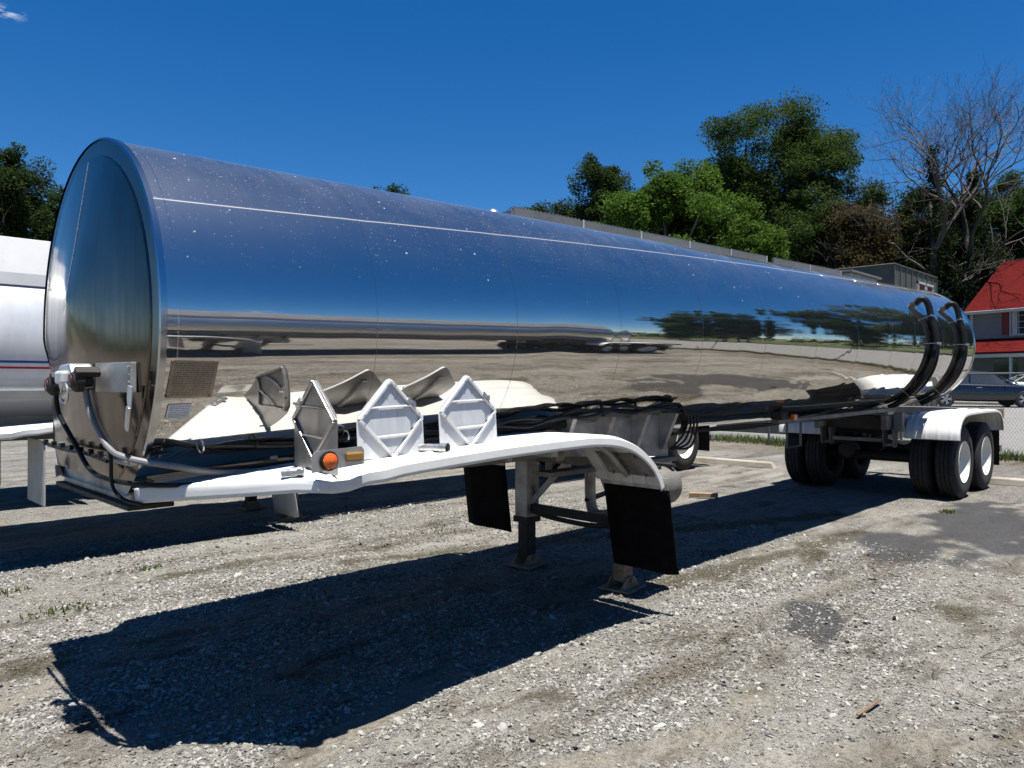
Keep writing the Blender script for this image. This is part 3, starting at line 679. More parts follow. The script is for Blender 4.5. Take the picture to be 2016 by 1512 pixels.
# certification plate and paper label on the shell
pb = patch(1.150, 1.345, 1.585, 1.742, .004, skew=.012); with_uv(pb.obj('data_plate', 'bronze_plate', main, solid=.003), pb.uvs)['label'] = 'bronze certification plate with worn lettering'
for (x, z) in ((1.155, 1.592), (1.335, 1.592), (1.166, 1.736), (1.35, 1.736)):
    Rr, zc_ = tank_prof(x); th = math.asin((z-zc_)/Rr); MB().tube([tank_pt(x, th, .004), tank_pt(x, th, .009)], .006, 8).obj('rivet', 'rusty', main)
pb = patch(1.163, 1.262, 1.495, 1.557, .004, skew=.004); with_uv(pb.obj('paper_label', 'paper_label', main), pb.uvs)['label'] = 'small grey printed label below the bronze plate'
# placard holders on the near fender
placard(main, (1.76, -1.02, 1.235), (0, 1, 0), (0, 0, 1), .38, .435, (-1, 0, 0), ('placard_shaded', 'placard_shaded'))
placard(main, (2.215, -.985, 1.268), (1, .02, 0), (0, .08, 1), .415, .405, (.02, -1, .06))
placard(main, (2.74, -.985, 1.285), (1, -.03, 0), (0, .08, 1), .415, .41, (-.03, -1, .06))
# lamp bracket at the fender corner
mb = MB(); mb.prism([(1.615, 1.262), (1.875, 1.282), (1.875, 1.345), (1.86, 1.362), (1.63, 1.352), (1.615, 1.335)], lambda u, v, t: (u, t, v), -1.243, -1.237); lb = mb.obj('lamp_bracket', 'brushed', main)
mb = MB(); mb.lathe([(0, .043), (-.012, .043), (-.016, .036)], (1.692, -1.243, 1.308), 'Y', 28); mb.obj('lamp_gasket', 'hose_black', lb, smooth=True)
mb = MB(); mb.lathe([(-.008, .036), (-.022, .034), (-.030, .022), (-.033, 0)], (1.692, -1.243, 1.308), 'Y', 28); mb.obj('round_lamp', 'amber', lb, smooth=True)
mb = MB(); mb.box2((1.775, -1.262, 1.298), (1.863, -1.2435, 1.338)); mb.obj('side_lamp', 'amber_old', lb, bevel=.008)
mb = MB(); mb.tube([(1.55, -1.1, 1.255), (1.62, -1.16, 1.262)], .016, 12); mb.tube([(1.605, -1.14, 1.262), (1.62, -1.155, 1.263)], .021, 12); mb.obj('pipe_stub', 'zinc', lb, smooth=True)
mb = MB(); mb.tube([(2.36, -.86, 1.302), (2.46, -1.13, 1.307)], .022, 14, False); mb.tube([(2.445, -1.09, 1.306), (2.46, -1.13, 1.307)], .027, 14, False); mb.tube([(2.458, -1.126, 1.307), (2.36, -.86, 1.302)], .019, 14, False); mb.obj('drain_pipe', 'zinc', main, smooth=True)
# nose box with gladhands
mb = MB(); mb.prism([(1.026, -.36), (1.068, -.71), (1.088, -.71), (1.046, -.36)], lambda u, v, t: (u, v, t), 1.605, 1.735); nb = mb.obj('nose_bracket', 'aluminium_dull', main, bevel=.002)
for z in (1.62, 1.65, 1.68, 1.715): MB().tube([(1.068, -.69, z), (1.058, -.69, z)], .006, 8).obj('rivet', 'zinc', nb)
mb = MB(); mb.prism([(-.07, -.055), (.05, -.065), (.085, .0), (.06, .06), (-.05, .065), (-.09, .01)], lambda u, v, t: (t, -.235+u*1.5, 1.67+v), .93, 1.03); mb.obj('socket_housing', 'brushed', nb, bevel=.015)
mb = MB(); mb.box2((.90, -.31, 1.64), (.935, -.2, 1.70)); mb.obj('socket_lid', 'placard_alu', nb, bevel=.012)
for y, dz in ((-.02, -.01), (-.42, .01)):
    mb = MB(); mb.lathe([(-.03, 0), (-.03, .035), (-.015, .05), (.012, .05), (.02, .03), (.05, .026), (.05, 0)], (.945, y, 1.645+dz), 'X', 18); g = mb.obj('gladhand', 'dark_steel', nb, smooth=True)
    mb = MB(); mb.box((.97, y-.03, 1.685+dz), (.1, .05, .03), Matrix.Rotation(.6, 3, 'X')); mb.obj('gladhand_arm', 'dark_steel', g, bevel=.008)
    mb = MB(); mb.lathe([(-.004, .03), (-.008, .028), (-.008, .018)], (.915, y, 1.645+dz), 'X', 16); mb.obj('seal', 'red_part', g, smooth=True)
mb = MB(); mb.tube([(.92, -.29+.055*math.cos(t), 1.60+.045*math.sin(t)) for t in np.linspace(0, 5.6, 22)], .005, 6); mb.obj('pull_ring', 'zinc', nb, smooth=True)
mb = MB(); mb.box2((1.035, .05, 1.66), (1.04, .16, 1.76)); mb.obj('sticker', 'placard_alu', nb)
mb = MB(); mb.prism([(-.035, .05), (.02, .055), (.03, .0), (.012, -.06), (-.012, -.055)], lambda u, v, t: (t, -.72+u, 1.58+v), 1.055, 1.06); mb.obj('registration_tag', 'placard_alu', main)
mb = MB(); mb.prism([(-.02, .05), (.01, .06), (.03, -.03), (.01, -.05)], lambda u, v, t: (t, -.735+u, 1.49+v), 1.04, 1.055); mb.obj('hook_plate', 'zinc', main, bevel=.004)
# air and electric lines from the nose box to the frame
def hose(pts, r, mat='hose_black', name='air_line', n=6): return MB().tube(smooth_path(pts, n), r, 9).obj(name, mat, main, smooth=True)
hose([(.95, -.02, 1.6), (.96, -.03, 1.5), (1.0, -.14, 1.36), (1.02, -.3, 1.25), (1.04, -.5, 1.22), (1.12, -.72, 1.21), (1.3, -.78, 1.2), (1.62, -.72, 1.19)], .011)
hose([(.97, -.42, 1.62), (.98, -.44, 1.53), (1.0, -.5, 1.44), (1.02, -.6, 1.36), (1.06, -.7, 1.325), (1.2, -.8, 1.29), (1.45, -.74, 1.235), (1.8, -.68, 1.23), (2.2, -.66, 1.28)], .014, 'hose_grey')
hose([(.98, -.38, 1.6), (.99, -.44, 1.5), (1.01, -.52, 1.42), (1.03, -.56, 1.33), (1.04, -.55, 1.2), (1.07, -.6, 1.14), (1.12, -.68, 1.12)], .008, name='wire')
hose([(.98, -.45, 1.62), (.985, -.5, 1.53), (1.0, -.54, 1.45), (1.03, -.6, 1.37), (1.05, -.68, 1.33), (1.2, -.78, 1.28), (1.5, -.72, 1.25), (2.0, -.68, 1.26)], .010)
for k, (dy, dz, r) in enumerate(((0, 0, .016), (-.02, .02, .012), (-.03, -.012, .011))):
    pts = []
    for i, x in enumerate(np.linspace(1.12 if k == 0 else 2.85, 5.3, 22)):
        pts.append((x, -.72+dy+.012*math.sin(i*1.9+k), 1.345+dz+.012*(x-1.1)+.014*math.sin(i*1.3+k*2)+(.05 if x > 3.3 else 0)*min(1, (x-3.3)/.8)))
    pts += [(5.45, -.66+dy, 1.3), (5.6, -.55+dy, 1.22+dz)]
    hose(pts, r, name='cable_bundle', n=4)
for k in range(4):
    hose([(5.2+.07*k, -.72, 1.42), (5.4+.05*k, -.74, 1.36), (5.42+.05*k, -.68, 1.2-.03*k), (5.32+.03*k, -.62, 1.08)], .009, name='cable_loop')
for k in range(3):
    hose([(5.55, -.5+.03*k, 1.2-.012*k)]+[(x, -.42+.03*k, tank_prof(x)[1]-tank_prof(x)[0]*.955-.03-.014*k+.01*math.sin(x*3+k)) for x in np.linspace(6, 11.2, 14)], .012, name='brake_line', n=3)
hose([(1.035, -.5, 1.30), (1.03, -.2, 1.315), (1.03, .2, 1.31), (1.04, .62, 1.32)], .009, name='wire')
for y in (-.42, -.28, -.12, .04, .2, .36, .52):
    MB().box((1.03, y, 1.325), (.02, .022, .03)).obj('cable_clip', 'hose_black', main)
for i, x in enumerate(np.linspace(1.35, 3.1, 8)):
    mb = MB(); mb.tube([(x, -.735+.03*math.cos(t), 1.355+.012*(x-1.1)+.028*math.sin(t)) for t in np.linspace(0, 5.5, 10)], .004, 5); mb.obj('cable_clip', 'zinc' if i % 3 == 0 else 'hose_black', main)
# black tarp-like guard below the cables
mb = MB(); vs = []
for i in range(13):
    for j in range(4): vs.append((3.0+i*.085, -.66-.02*math.sin(i*1.7+j), 1.39-.045*j*(1-.05*i)+.008*math.sin(i*2.3)))
mb.add(vs, [(i*4+j, i*4+j+1, i*4+j+5, i*4+j+4) for i in range(12) for j in range(3)]); mb.obj('cable_guard', 'hose_black', main, smooth='all', solid=.004)
# walkway rail along the top
def rail(xa, xb, y):
    xs = np.linspace(xa, xb, max(2, int((xb-xa)/.75)+1))
    for i in range(len(xs)-1):
        a, b = xs[i]+.006, xs[i+1]-.006
        za, zb = tank_prof(a)[1]+tank_prof(a)[0], tank_prof(b)[1]+tank_prof(b)[0]
        mb = MB(); mb.prism([(a, za-.04), (b, zb-.04), (b, zb+.15), (a, za+.15)], lambda u, v, t: (u, t, v), y, y+.03); q = mb.obj('walkway_rail', 'grey_rail', main)
        mb = MB(); mb.box2((b-.012, y-.012, zb-.02), (b+.004, y-.002, zb+.155)); mb.obj('rail_joint', 'white_paint', q)
        mb = MB()
        for k in range(int((b-a)/.05)): mb.box((a+.025+k*.05, y+.015, za+(zb-za)*(k*.05)/(b-a)+.155), (.02, .03, .012))
        mb.obj('grip_edge', 'grey_rail', q)
rail(4.25, 8.7, .17); rail(8.9, 11.05, .17); rail(4.25, 11.05, .72-.1)
mb = MB(); mb.box2((4.22, .17, 2.9), (4.249, .65, 3.045)); mb.obj('rail_end', 'grey_rail', main)
mb = MB(); mb.lathe([(0, .06), (.05, .06), (.07, .05), (.09, .03), (.10, 0)], (3.95, .1, 2.9), 'Z', 18); mb.obj('vent_cap', 'zinc', main, smooth=True)
# rear crash box on the top
zt = tank_prof(11.2)[0]+tank_prof(11.2)[1]
mb = MB(); mb.box2((11.1, .05, zt-.05), (12.2, .62, zt+.12)); cb = mb.obj('crash_box', 'aluminium_dull', main, bevel=.006)
mb = MB(); mb.box2((11.05, .0, zt+.121), (12.25, .66, zt+.15)); mb.obj('crash_box_lid', 'grey_rail', cb, bevel=.004)
# hoses strapped round the rear
for x in (11.36, 12.77):
    for k, dx in enumerate((-.028, .028)):
        pts = [tank_pt(x-.02+dx, R_(37), .0), tank_pt(x-.03+dx, R_(37.5), .06), tank_pt(x-.01+dx, R_(36), .11), tank_pt(x+.02+dx, R_(31), .10), tank_pt(x+.03+dx, R_(25), .065)]
        for a in np.linspace(18, -64, 14):
            s = max(0, (-a)/64); pts.append(tank_pt(x+.03+dx+(dx*2.2*math.sin(math.pi*min(1, s*1.05)) if a < 0 else 0)-.16*s*s, R_(a), .045))
        MB().tube(smooth_path(pts, 3), .036, 12).obj('drain_hose', 'hose_black', main, smooth=True)
    mb = MB()
    for a0, off in ((37.2, .03), (37.4, .055)):
        mb.lathe([(-.012, .036), (-.012, .046), (.012, .046), (.012, .036)], tank_pt(x-.02, R_(a0), off+.02), 'X', 18)
    mb.obj('hose_coupling', 'zinc', main, smooth=True)
    for a in (22, 0, -46):
        s = max(0, -a/64); xx = x+.03-.16*s*s; p0 = tank_pt(xx, R_(a), .001); p1 = tank_pt(xx, R_(a), .09); tdir = tank_pt(xx, R_(a+1.), .05)-tank_pt(xx, R_(a), .05)
        mb = MB(); mb.bar(tank_pt(xx-.10, R_(a), .085), tank_pt(xx+.085, R_(a), .085), .03, .006, (p1-p0)); mb.bar(tank_pt(xx-.098, R_(a), .0), tank_pt(xx-.098, R_(a), .085), .006, .03, tdir.cross(p1-p0)); mb.bar(tank_pt(xx+.083, R_(a), .0), tank_pt(xx+.083, R_(a), .085), .006, .03, tdir.cross(p1-p0))
        mb.obj('hose_clamp', 'zinc', main)
# side marker lamp on the belly
mb = MB(); mb.box((7.62, -.5, 1.29), (.16, .14, .09)); sm = mb.obj('lamp_bracket', 'dark_steel', main, bevel=.02)
mb = MB(); mb.box2((7.72, -.62, 1.235), (7.80, -.575, 1.305)); mb.obj('side_lamp', 'amber', sm, bevel=.01)
# belly sill and step
mb = MB(); mb.prism([(7.6, 1.2), (11.3, 1.235), (11.3, 1.285), (7.6, 1.24)], lambda u, v, t: (u, t, v), -.5, -.42); mb.obj('belly_sill', 'frame_grey', main)
mb = MB(); mb.tube([(10.1, .55, 1.25), (10.1, .55, .72), (10.55, .55, .72), (10.55, .55, 1.25)], .018, 6); mb.obj('side_step', 'grey_rail', main)

# ------------------------------------------------------------------ neighbouring trailers
def painted_tank_mat():
    t = NT('painted_tank'); c = t.n('TexCoord'); s = t.n('SeparateXYZ'); t.l(c.outputs['Object'], s.inputs[0]); z = s.outputs[2]
    def band(a, b): return t.math('MULTIPLY', t.math('GREATER_THAN', z, a), t.math('LESS_THAN', z, b))
    st = t.noise(3, 6, .65, t.co((3, 3, .5)))
    base = t.mix(t.rng(st, .4, .75), (.62, .625, .635), (.52, .525, .54))
    side = t.n('NewGeometry'); sn = t.n('SeparateXYZ'); t.l(side.outputs['Normal'], sn.inputs[0])
    col = t.mix(band(1.82, 1.842), base, (.02, .06, .3)); col = t.mix(band(1.768, 1.788), col, (.4, .012, .03))
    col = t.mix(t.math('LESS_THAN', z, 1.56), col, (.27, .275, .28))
    t.set(Base_Color=col, Roughness=.3, Metallic=.15, Coat_Weight=.3); t.bump(t.noise(1.4, 2), .004); M['painted_tank'] = t.m
painted_tank_mat()
simple('rail_white', (.36, .365, .375), .5, 0, .15, 3)
def white_tanker(label, dx, y, shell='painted_tank', wdx=-.72):
    r = thing('white_tanker_trailer', label, 'trailer', group='parked tanker trailers')
    undercarriage(r, flapm='flap_grey', flap_z=.14, wdx=wdx)
    mb = MB(); n = 96; xs = [1.2+.35*i for i in range(33)]; vs = []
    for x in xs:
        for k in range(n):
            t = 2*math.pi*k/n; vs.append((x, -.92*math.cos(t), max(1.15, 2.04+.92*math.sin(t))))
    mb.add(vs, [(i*n+k, i*n+(k+1) % n, (i+1)*n+(k+1) % n, (i+1)*n+k) for i in range(len(xs)-1) for k in range(n)]+[tuple(range(n)), tuple((len(xs)-1)*n+k for k in range(n-1, -1, -1))])
    mb.obj('tank_shell', shell, r, smooth=True)
    for sg in (-1, 1):
        mb = MB(); mb.prism([(.50, 2.80), (.80, 2.52), (.77, 2.64), (.60, 2.99)], lambda u, v, t: (t, sg*u, v), 1.5, 12.2); mb.obj('rollover_rail', 'rail_white', r, bevel=.01)
        mb = MB(); mb.box2((2.06, sg*.62, .56), (2.075, sg*1.2, 1.13)); mb.obj('splash_plate', 'flap_grey', r)
        mb = MB(); mb.box2((1.5, sg*.86, 1.50), (12, sg*.93, 1.58)); mb.obj('side_moulding', 'grey_rail', r, bevel=.008)
    for x in (2.4, 3.6, 4.8, 6.0, 7.2, 8.4, 9.6, 10.8):
        mb = MB(); pts = []
        for k in range(31):
            t = R_(-45+270*k/30); pts.append((x, -.922*math.cos(t), 2.04+.922*math.sin(t)))
        mb.tube(pts, .004, 5); mb.obj('weld_seam', shell, r)
    r.location = (dx, y, 0); return r
near_white = white_tanker('white tanker trailer with blue and red stripe, behind the polished tank', -.40, 4.6)
third = copy_tree(near_white); third.location = (-1.5, 8.25, 0)
third['label'] = 'farthest tanker trailer, only its legs and frame show beneath the striped white one'
t = NT('mill_aluminium'); t.set(Base_Color=(.66, .655, .64), Metallic=.85, Roughness=t.rng(t.noise(2, 5), .3, .7, .3, .42)); M['mill_aluminium'] = t.m
white_tanker('plain silver tanker seen only as a long reflection in the foreground tank', -.15, -7.6, 'mill_aluminium', 0.)

# ------------------------------------------------------------------ road, kerb, fence
t = NT('road_asphalt'); c = t.mix(t.rng(t.noise(1.2, 7, .7), .35, .7), (.17, .167, .16), (.13, .129, .127))
c = t.mix(t.rng(t.noise(120, 3, .8), .4, .7, 0, .4), c, (.21, .205, .2)); t.set(Base_Color=c, Roughness=.9); t.bump(t.noise(160, 3, .7), .006); M['road'] = t.m
def sheet(name, x0, x1, y0, y1, dz, mat, nx=20, kind='structure'):
    mb = MB(); xs = np.linspace(x0, x1, nx+1); ys = np.linspace(y0, y1, 9); vs = [(x, y, float(rise(x))+dz) for x in xs for y in ys]
    mb.add(vs, [(i*9+j, (i+1)*9+j, (i+1)*9+j+1, i*9+j+1) for i in range(nx) for j in range(8)])
    o = mb.obj(name, mat, smooth='all'); o['kind'] = kind; return o
sheet('road', 19.6, 38.2, -220, 220, .006, 'road')
simple('concrete', (.32, .295, .25), .9, 0, .25, 3, dirt=(.22, .195, .155), bump=.003)
simple('wood', (.16, .1, .052), .85, 0, .35, 5, dirt=(.10, .065, .036), stretch=(.4, 6, 6), bump=.002)
mb = MB(); mb.box2((38.2, -220, .6), (38.4, 220, .76)); k = mb.obj('kerb', 'concrete', bevel=.03); k['kind'] = 'structure'
def wheel_stop(px, py, ang, L, label):
    p = G(px, py); r = MB(); hw, ht = .085, .12
    r.prism([(-hw, 0), (hw, 0), (hw*.75, ht*.8), (hw*.5, ht), (-hw*.5, ht), (-hw*.75, ht*.8)], lambda u, v, t: (t, u, v), -L/2, L/2)
    for i in range(len(r.v)):
        x, y, z = r.v[i]
        if z > .05: r.v[i] = (x*.93, y, z)
    o = r.obj('wheel_stop', 'concrete', bevel=.012); o.location = (p.x, p.y, float(gheight(np.array(p.x), np.array(p.y)))-.005); o.rotation_euler[2] = R_(ang); tag(o, label, 'wheel stop', 'wheel stops along the fence')
wheel_stop(1436, 914, 92, 1.9, 'pale concrete wheel stop lying left of the rear wheels')
wheel_stop(2030, 958, 92, 2.1, 'concrete wheel stop at the right edge behind the rear tyres')
def chain_fence():
    FX = 18.35; y0, y1 = -24, 40; r = thing('chain_link_fence', 'galvanised chain link fence along the back of the yard', 'fence', (FX, 0, 0))
    simple('galvanised', (.10, .102, .104), .6, .3, .25, 6)
    H = 1.83
    for i, y in enumerate(np.arange(y0, y1+.1, 3.2)):
        MB().tube([(0, y, 0), (0, y, H+.03)], .03, 8).obj('fence_post', 'galvanised', r, smooth=True)
    MB().tube([(0, y0, H), (0, y1, H)], .021, 8).obj('top_rail', 'galvanised', r, smooth=True)
    MB().tube([(0, y0, .06), (0, y1, .06)], .004, 5).obj('tension_wire', 'galvanised', r)
    p = .062; n = int((y1-y0)/p); V = []; F = []
    for s in (1, -1):
        for i in range(-int(H/p*.62)-1, n):
            ya = y0+i*p; L = (H-.06)*.62
            a = np.array((.004*s, ya if s > 0 else ya+L, .05)); b = np.array((.004*s, ya+L if s > 0 else ya, H-.01))
            if max(a[1], b[1]) > y1 or min(a[1], b[1]) < y0: continue
            k = len(V)
            for q in (a, b):
                V += [tuple(q+np.array(d)*.0020) for d in ((1, 0, 0), (-.5, .87, 0), (-.5, -.87, 0))]
            F += [(k+j, k+(j+1) % 3, k+3+(j+1) % 3, k+3+j) for j in range(3)]
    mb = MB(); mb.v = V; mb.f = F; o = mb.obj('wire_mesh', 'galvanised', r); o['kind'] = 'stuff'
chain_fence()

# ------------------------------------------------------------------ foliage helpers
def leaf_mat(name, c1, c2, trans=.35):
    t = NT(name); g = t.n('NewGeometry'); 
    col = t.mix(g.outputs['Random Per Island'], c1, c2)
    col = t.mix(t.rng(t.noise(.5, 3), .35, .7, 0, .6), col, tuple(x*.6 for x in c1))
    t.set(Base_Color=col, Roughness=.7, Specular_IOR_Level=.1)
    tr = t.n('BsdfTranslucent'); t.l(t.mix(.5, col, c2), tr.inputs[0]); mx = t.n('MixShader'); mx.inputs[0].default_value = trans
    t.l(t.b.outputs[0], mx.inputs[1]); t.l(tr.outputs[0], mx.inputs[2]); t.l(mx.outputs[0], t.out.inputs[0]); M[name] = t.m
leaf_mat('leaf_dark', (.015, .032, .008), (.042, .068, .016)); leaf_mat('leaf_oak', (.02, .04, .009), (.055, .09, .02)); leaf_mat('leaf_bright', (.035, .078, .009), (.085, .15, .022), .35)
leaf_mat('leaf_ivy', (.011, .022, .006), (.03, .048, .012), .2); leaf_mat('leaf_dry', (.045, .038, .016), (.09, .072, .032)); leaf_mat('grass_blade', (.06, .09, .016), (.13, .16, .04))
simple('bark', (.11, .09, .07), .9, 0, .4, 6, dirt=(.2, .175, .15), bump=.01); simple('bark_pale', (.085, .073, .063), .9, 0, .35, 4, dirt=(.05, .043, .037), bump=.006)
def leaves_mesh(name, cen, rad, per, size, flat=.7, droop=.0, rng=RNG):
    cen = np.asarray(cen, float); m = len(cen); N = m*per
    c = np.repeat(cen, per, 0); r = np.repeat(np.asarray(rad, float), per)
    d = rng.normal(size=(N, 3)); d /= np.linalg.norm(d, axis=1)[:, None]; q = rng.uniform(size=N)**.45
    p = c+d*(q*r)[:, None]*np.array([1, 1, flat])
    a = rng.normal(size=(N, 3)); a[:, 2] *= .6; a[:, 2] -= droop; a /= np.linalg.norm(a, axis=1)[:, None]
    up = rng.normal(size=(N, 3))*.7+np.array([0, 0, 1.]); b = np.cross(a, up); b /= np.linalg.norm(b, axis=1)[:, None]+1e-6
    s = size*rng.uniform(.6, 1.4, N)[:, None]; w_ = s*.42
    V = np.stack([p-a*s*.5, p+b*w_*.5, p+a*s*.5, p-b*w_*.5], 1).reshape(-1, 3)
    me = bpy.data.meshes.new(name); me.vertices.add(4*N); me.vertices.foreach_set('co', V.ravel())
    me.loops.add(4*N); me.loops.foreach_set('vertex_index', np.arange(4*N, dtype=np.int32)); me.polygons.add(N); me.polygons.foreach_set('loop_start', np.arange(0, 4*N, 4, dtype=np.int32)); me.update(calc_edges=True)
    return me
def crown_centres(n, rx, ry, rz, rng, lobes=26):
    C = []
    for i in range(lobes):
        d = rng.normal(size=3); d /= np.linalg.norm(d); f = .3+.52*rng.uniform(); C.append((d[0]*rx*f, d[1]*ry*f, d[2]*rz*f, rng.uniform(.2, .36)))
    C.append((0, 0, rz*.45, .5)); C.append((0, 0, 0, .55)); C.append((0, 0, -rz*.3, .5)); out = []
    while len(out) < n:
        c = C[rng.integers(len(C))]; d = rng.normal(size=3); d /= np.linalg.norm(d)
        if d[2] < -.2 and rng.uniform() < .6: d[2] = -d[2]
        f = (.55+.5*rng.uniform()**.6)*c[3]; q = np.array((c[0]+d[0]*f*rx, c[1]+d[1]*f*ry, c[2]+d[2]*f*rz))
        if (q[0]/rx)**2+(q[1]/ry)**2+(q[2]/rz)**2 < 1.12: out.append(q)
    return np.array(out)
def branch_mesh(mb, base, tips, r0, rng, hub):
    for t_ in tips:
        m1 = hub+(t_-hub)*.35+Vector(rng.normal(0, .25, 3)); m2 = hub+(t_-hub)*.7+Vector(rng.normal(0, .3, 3))
        mb.tube(smooth_path([hub, m1, m2, t_], 3), [r0*(1-.85*i/9) for i in range(10)], 5, False)
def tree(name, label, px, depth, ytop, ybot, wpx, mat, n, per, size, group, seed, crad=None, ytrunk=None, flat=.75, droop=.1):
    rng = np.random.default_rng(seed); p = pix(px, depth); gz = float(rise(p.x)); k = depth/FPX
    zt = CAMP.z+(HY-ytop)*k-gz; zb = CAMP.z+(HY-ybot)*k-gz; rz = (zt-zb)/2; rx = wpx*k/2; zc_ = (zt+zb)/2
    r = thing(name, label, 'tree', (p.x, p.y, gz), 0, group)
    cr = crad or rx*.2; cen = crown_centres(n, rx-cr*.3, (rx-cr*.3)*.9, (rz-cr*.3)*1.1, rng)+np.array([0, 0, zc_]); cen[:, 2] = np.maximum(cen[:, 2], .4)
    me = leaves_mesh('crown', cen, cr*rng.uniform(.6, 1.25, n), int(per*1.45), size*.8, flat, droop, rng); mkobj('crown', me, mat, r)
    mb = MB(); hub = Vector((0, 0, max(1.5, zc_-rz*.75))); tr = max(.12, rx*.05)
    mb.tube(smooth_path([(0, 0, -.2), (.1, 0, hub.z*.5), hub, Vector((.2, .1, zc_+rz*.3))], 4), [tr*(1.2-.07*i) for i in range(13)], 9, False)
    tips = [Vector(c) for c in cen[rng.choice(n, min(n, 26), False)]]
    branch_mesh(mb, None, tips, tr*.45, rng, hub); mb.obj('trunk', 'bark', r, smooth=True); return r
BG = 'trees behind the yard'
tree('oak_tree', 'tall dark green oak with rounded crown, highest leafy tree of the row', 1500, 56, 218, 570, 400, 'leaf_oak', 620, 190, .27, BG, 1, 1.15)
tree('leafy_tree', 'bright green feathery tree in front of the oak', 1310, 41, 318, 640, 400, 'leaf_bright', 320, 200, .25, BG, 2, .78, droop=.35)
tree('leafy_tree', 'low bright green tree just over the rail, right of the feathery one', 1475, 38, 445, 660, 210, 'leaf_bright', 130, 180, .24, BG, 3, .55, droop=.35)
tree('evergreen_tree', 'dark tree left of and behind the bright feathery tree', 1185, 55, 322, 600, 220, 'leaf_dark', 190, 200, .27, BG, 4, .9)
tree('evergreen_tree', 'small dark tree at the left end of the row above the rail', 1062, 62, 366, 560, 150, 'leaf_dark', 120, 180, .28, BG, 5, .85)
tree('evergreen_tree', 'dark tree with its crown cut by the left edge, above the white tanker', 0, 38, 288, 600, 180, 'leaf_dark', 180, 180, .22, BG, 6, .62)
tree('evergreen_tree', 'dark bushy tree touching the round end of the tank at left', 85, 44, 328, 600, 150, 'leaf_dark', 140, 180, .23, BG, 7, .65)
tree('evergreen_tree', 'treetop tuft just showing over the middle of the tank', 772, 60, 352, 600, 140, 'leaf_dark', 90, 150, .27, BG, 8, .8)
tree('evergreen_tree', 'dark tree filling the gap between the two bright green trees', 1420, 60, 330, 640, 260, 'leaf_dark', 220, 190, .3, BG, 9, 1.0)
tree('evergreen_tree', 'dark tree low behind the bright feathery tree, above the rail', 1260, 60, 380, 640, 240, 'leaf_dark', 180, 190, .3, BG, 10, 1.0)
tree('evergreen_tree', 'dark low tree behind the rail, between the small end tree and its taller neighbour', 1115, 64, 395, 640, 190, 'leaf_dark', 150, 190, .3, BG, 14, 1.0)
tree('evergreen_tree', 'dark tree directly under the crown of the oak', 1530, 62, 400, 680, 300, 'leaf_ivy', 240, 190, .3, BG, 15, 1.1)
tree('evergreen_tree', 'dark tree between the oak and the bare trunks', 1670, 60, 345, 680, 230, 'leaf_dark', 220, 190, .3, BG, 16, 1.1)
tree('evergreen_tree', 'dark tree standing behind the two bare trunks', 1830, 62, 350, 700, 300, 'leaf_ivy', 280, 190, .3, BG, 17, 1.15)
tree('evergreen_tree', 'tall dark tree behind the red roof at the right edge', 1990, 66, 335, 700, 230, 'leaf_dark', 240, 190, .3, BG, 18, 1.15)
dk = 'dark overgrown trees behind the box building'
for i, (px, dp, yt, wd, mt, lb) in enumerate(((1590, 50, 395, 190, 'leaf_oak', 'dark overgrown tree under the right side of the oak'), (1690, 47, 400, 170, 'leaf_dry', 'brownish vine-covered tree left of the bare trunks'), (1800, 48, 385, 190, 'leaf_ivy', 'dark ivy mass around the foot of the bare trunks'), (1900, 52, 375, 170, 'leaf_ivy', 'dark tree right above the red roof ridge, left part'), (1985, 54, 355, 150, 'leaf_oak', 'dark green tree at the right edge above the red roof'))):
    tree('overgrown_tree', lb, px, dp, yt-14, 770, wd*1.25, mt, 250, 190, .26, dk, 20+i, .95)
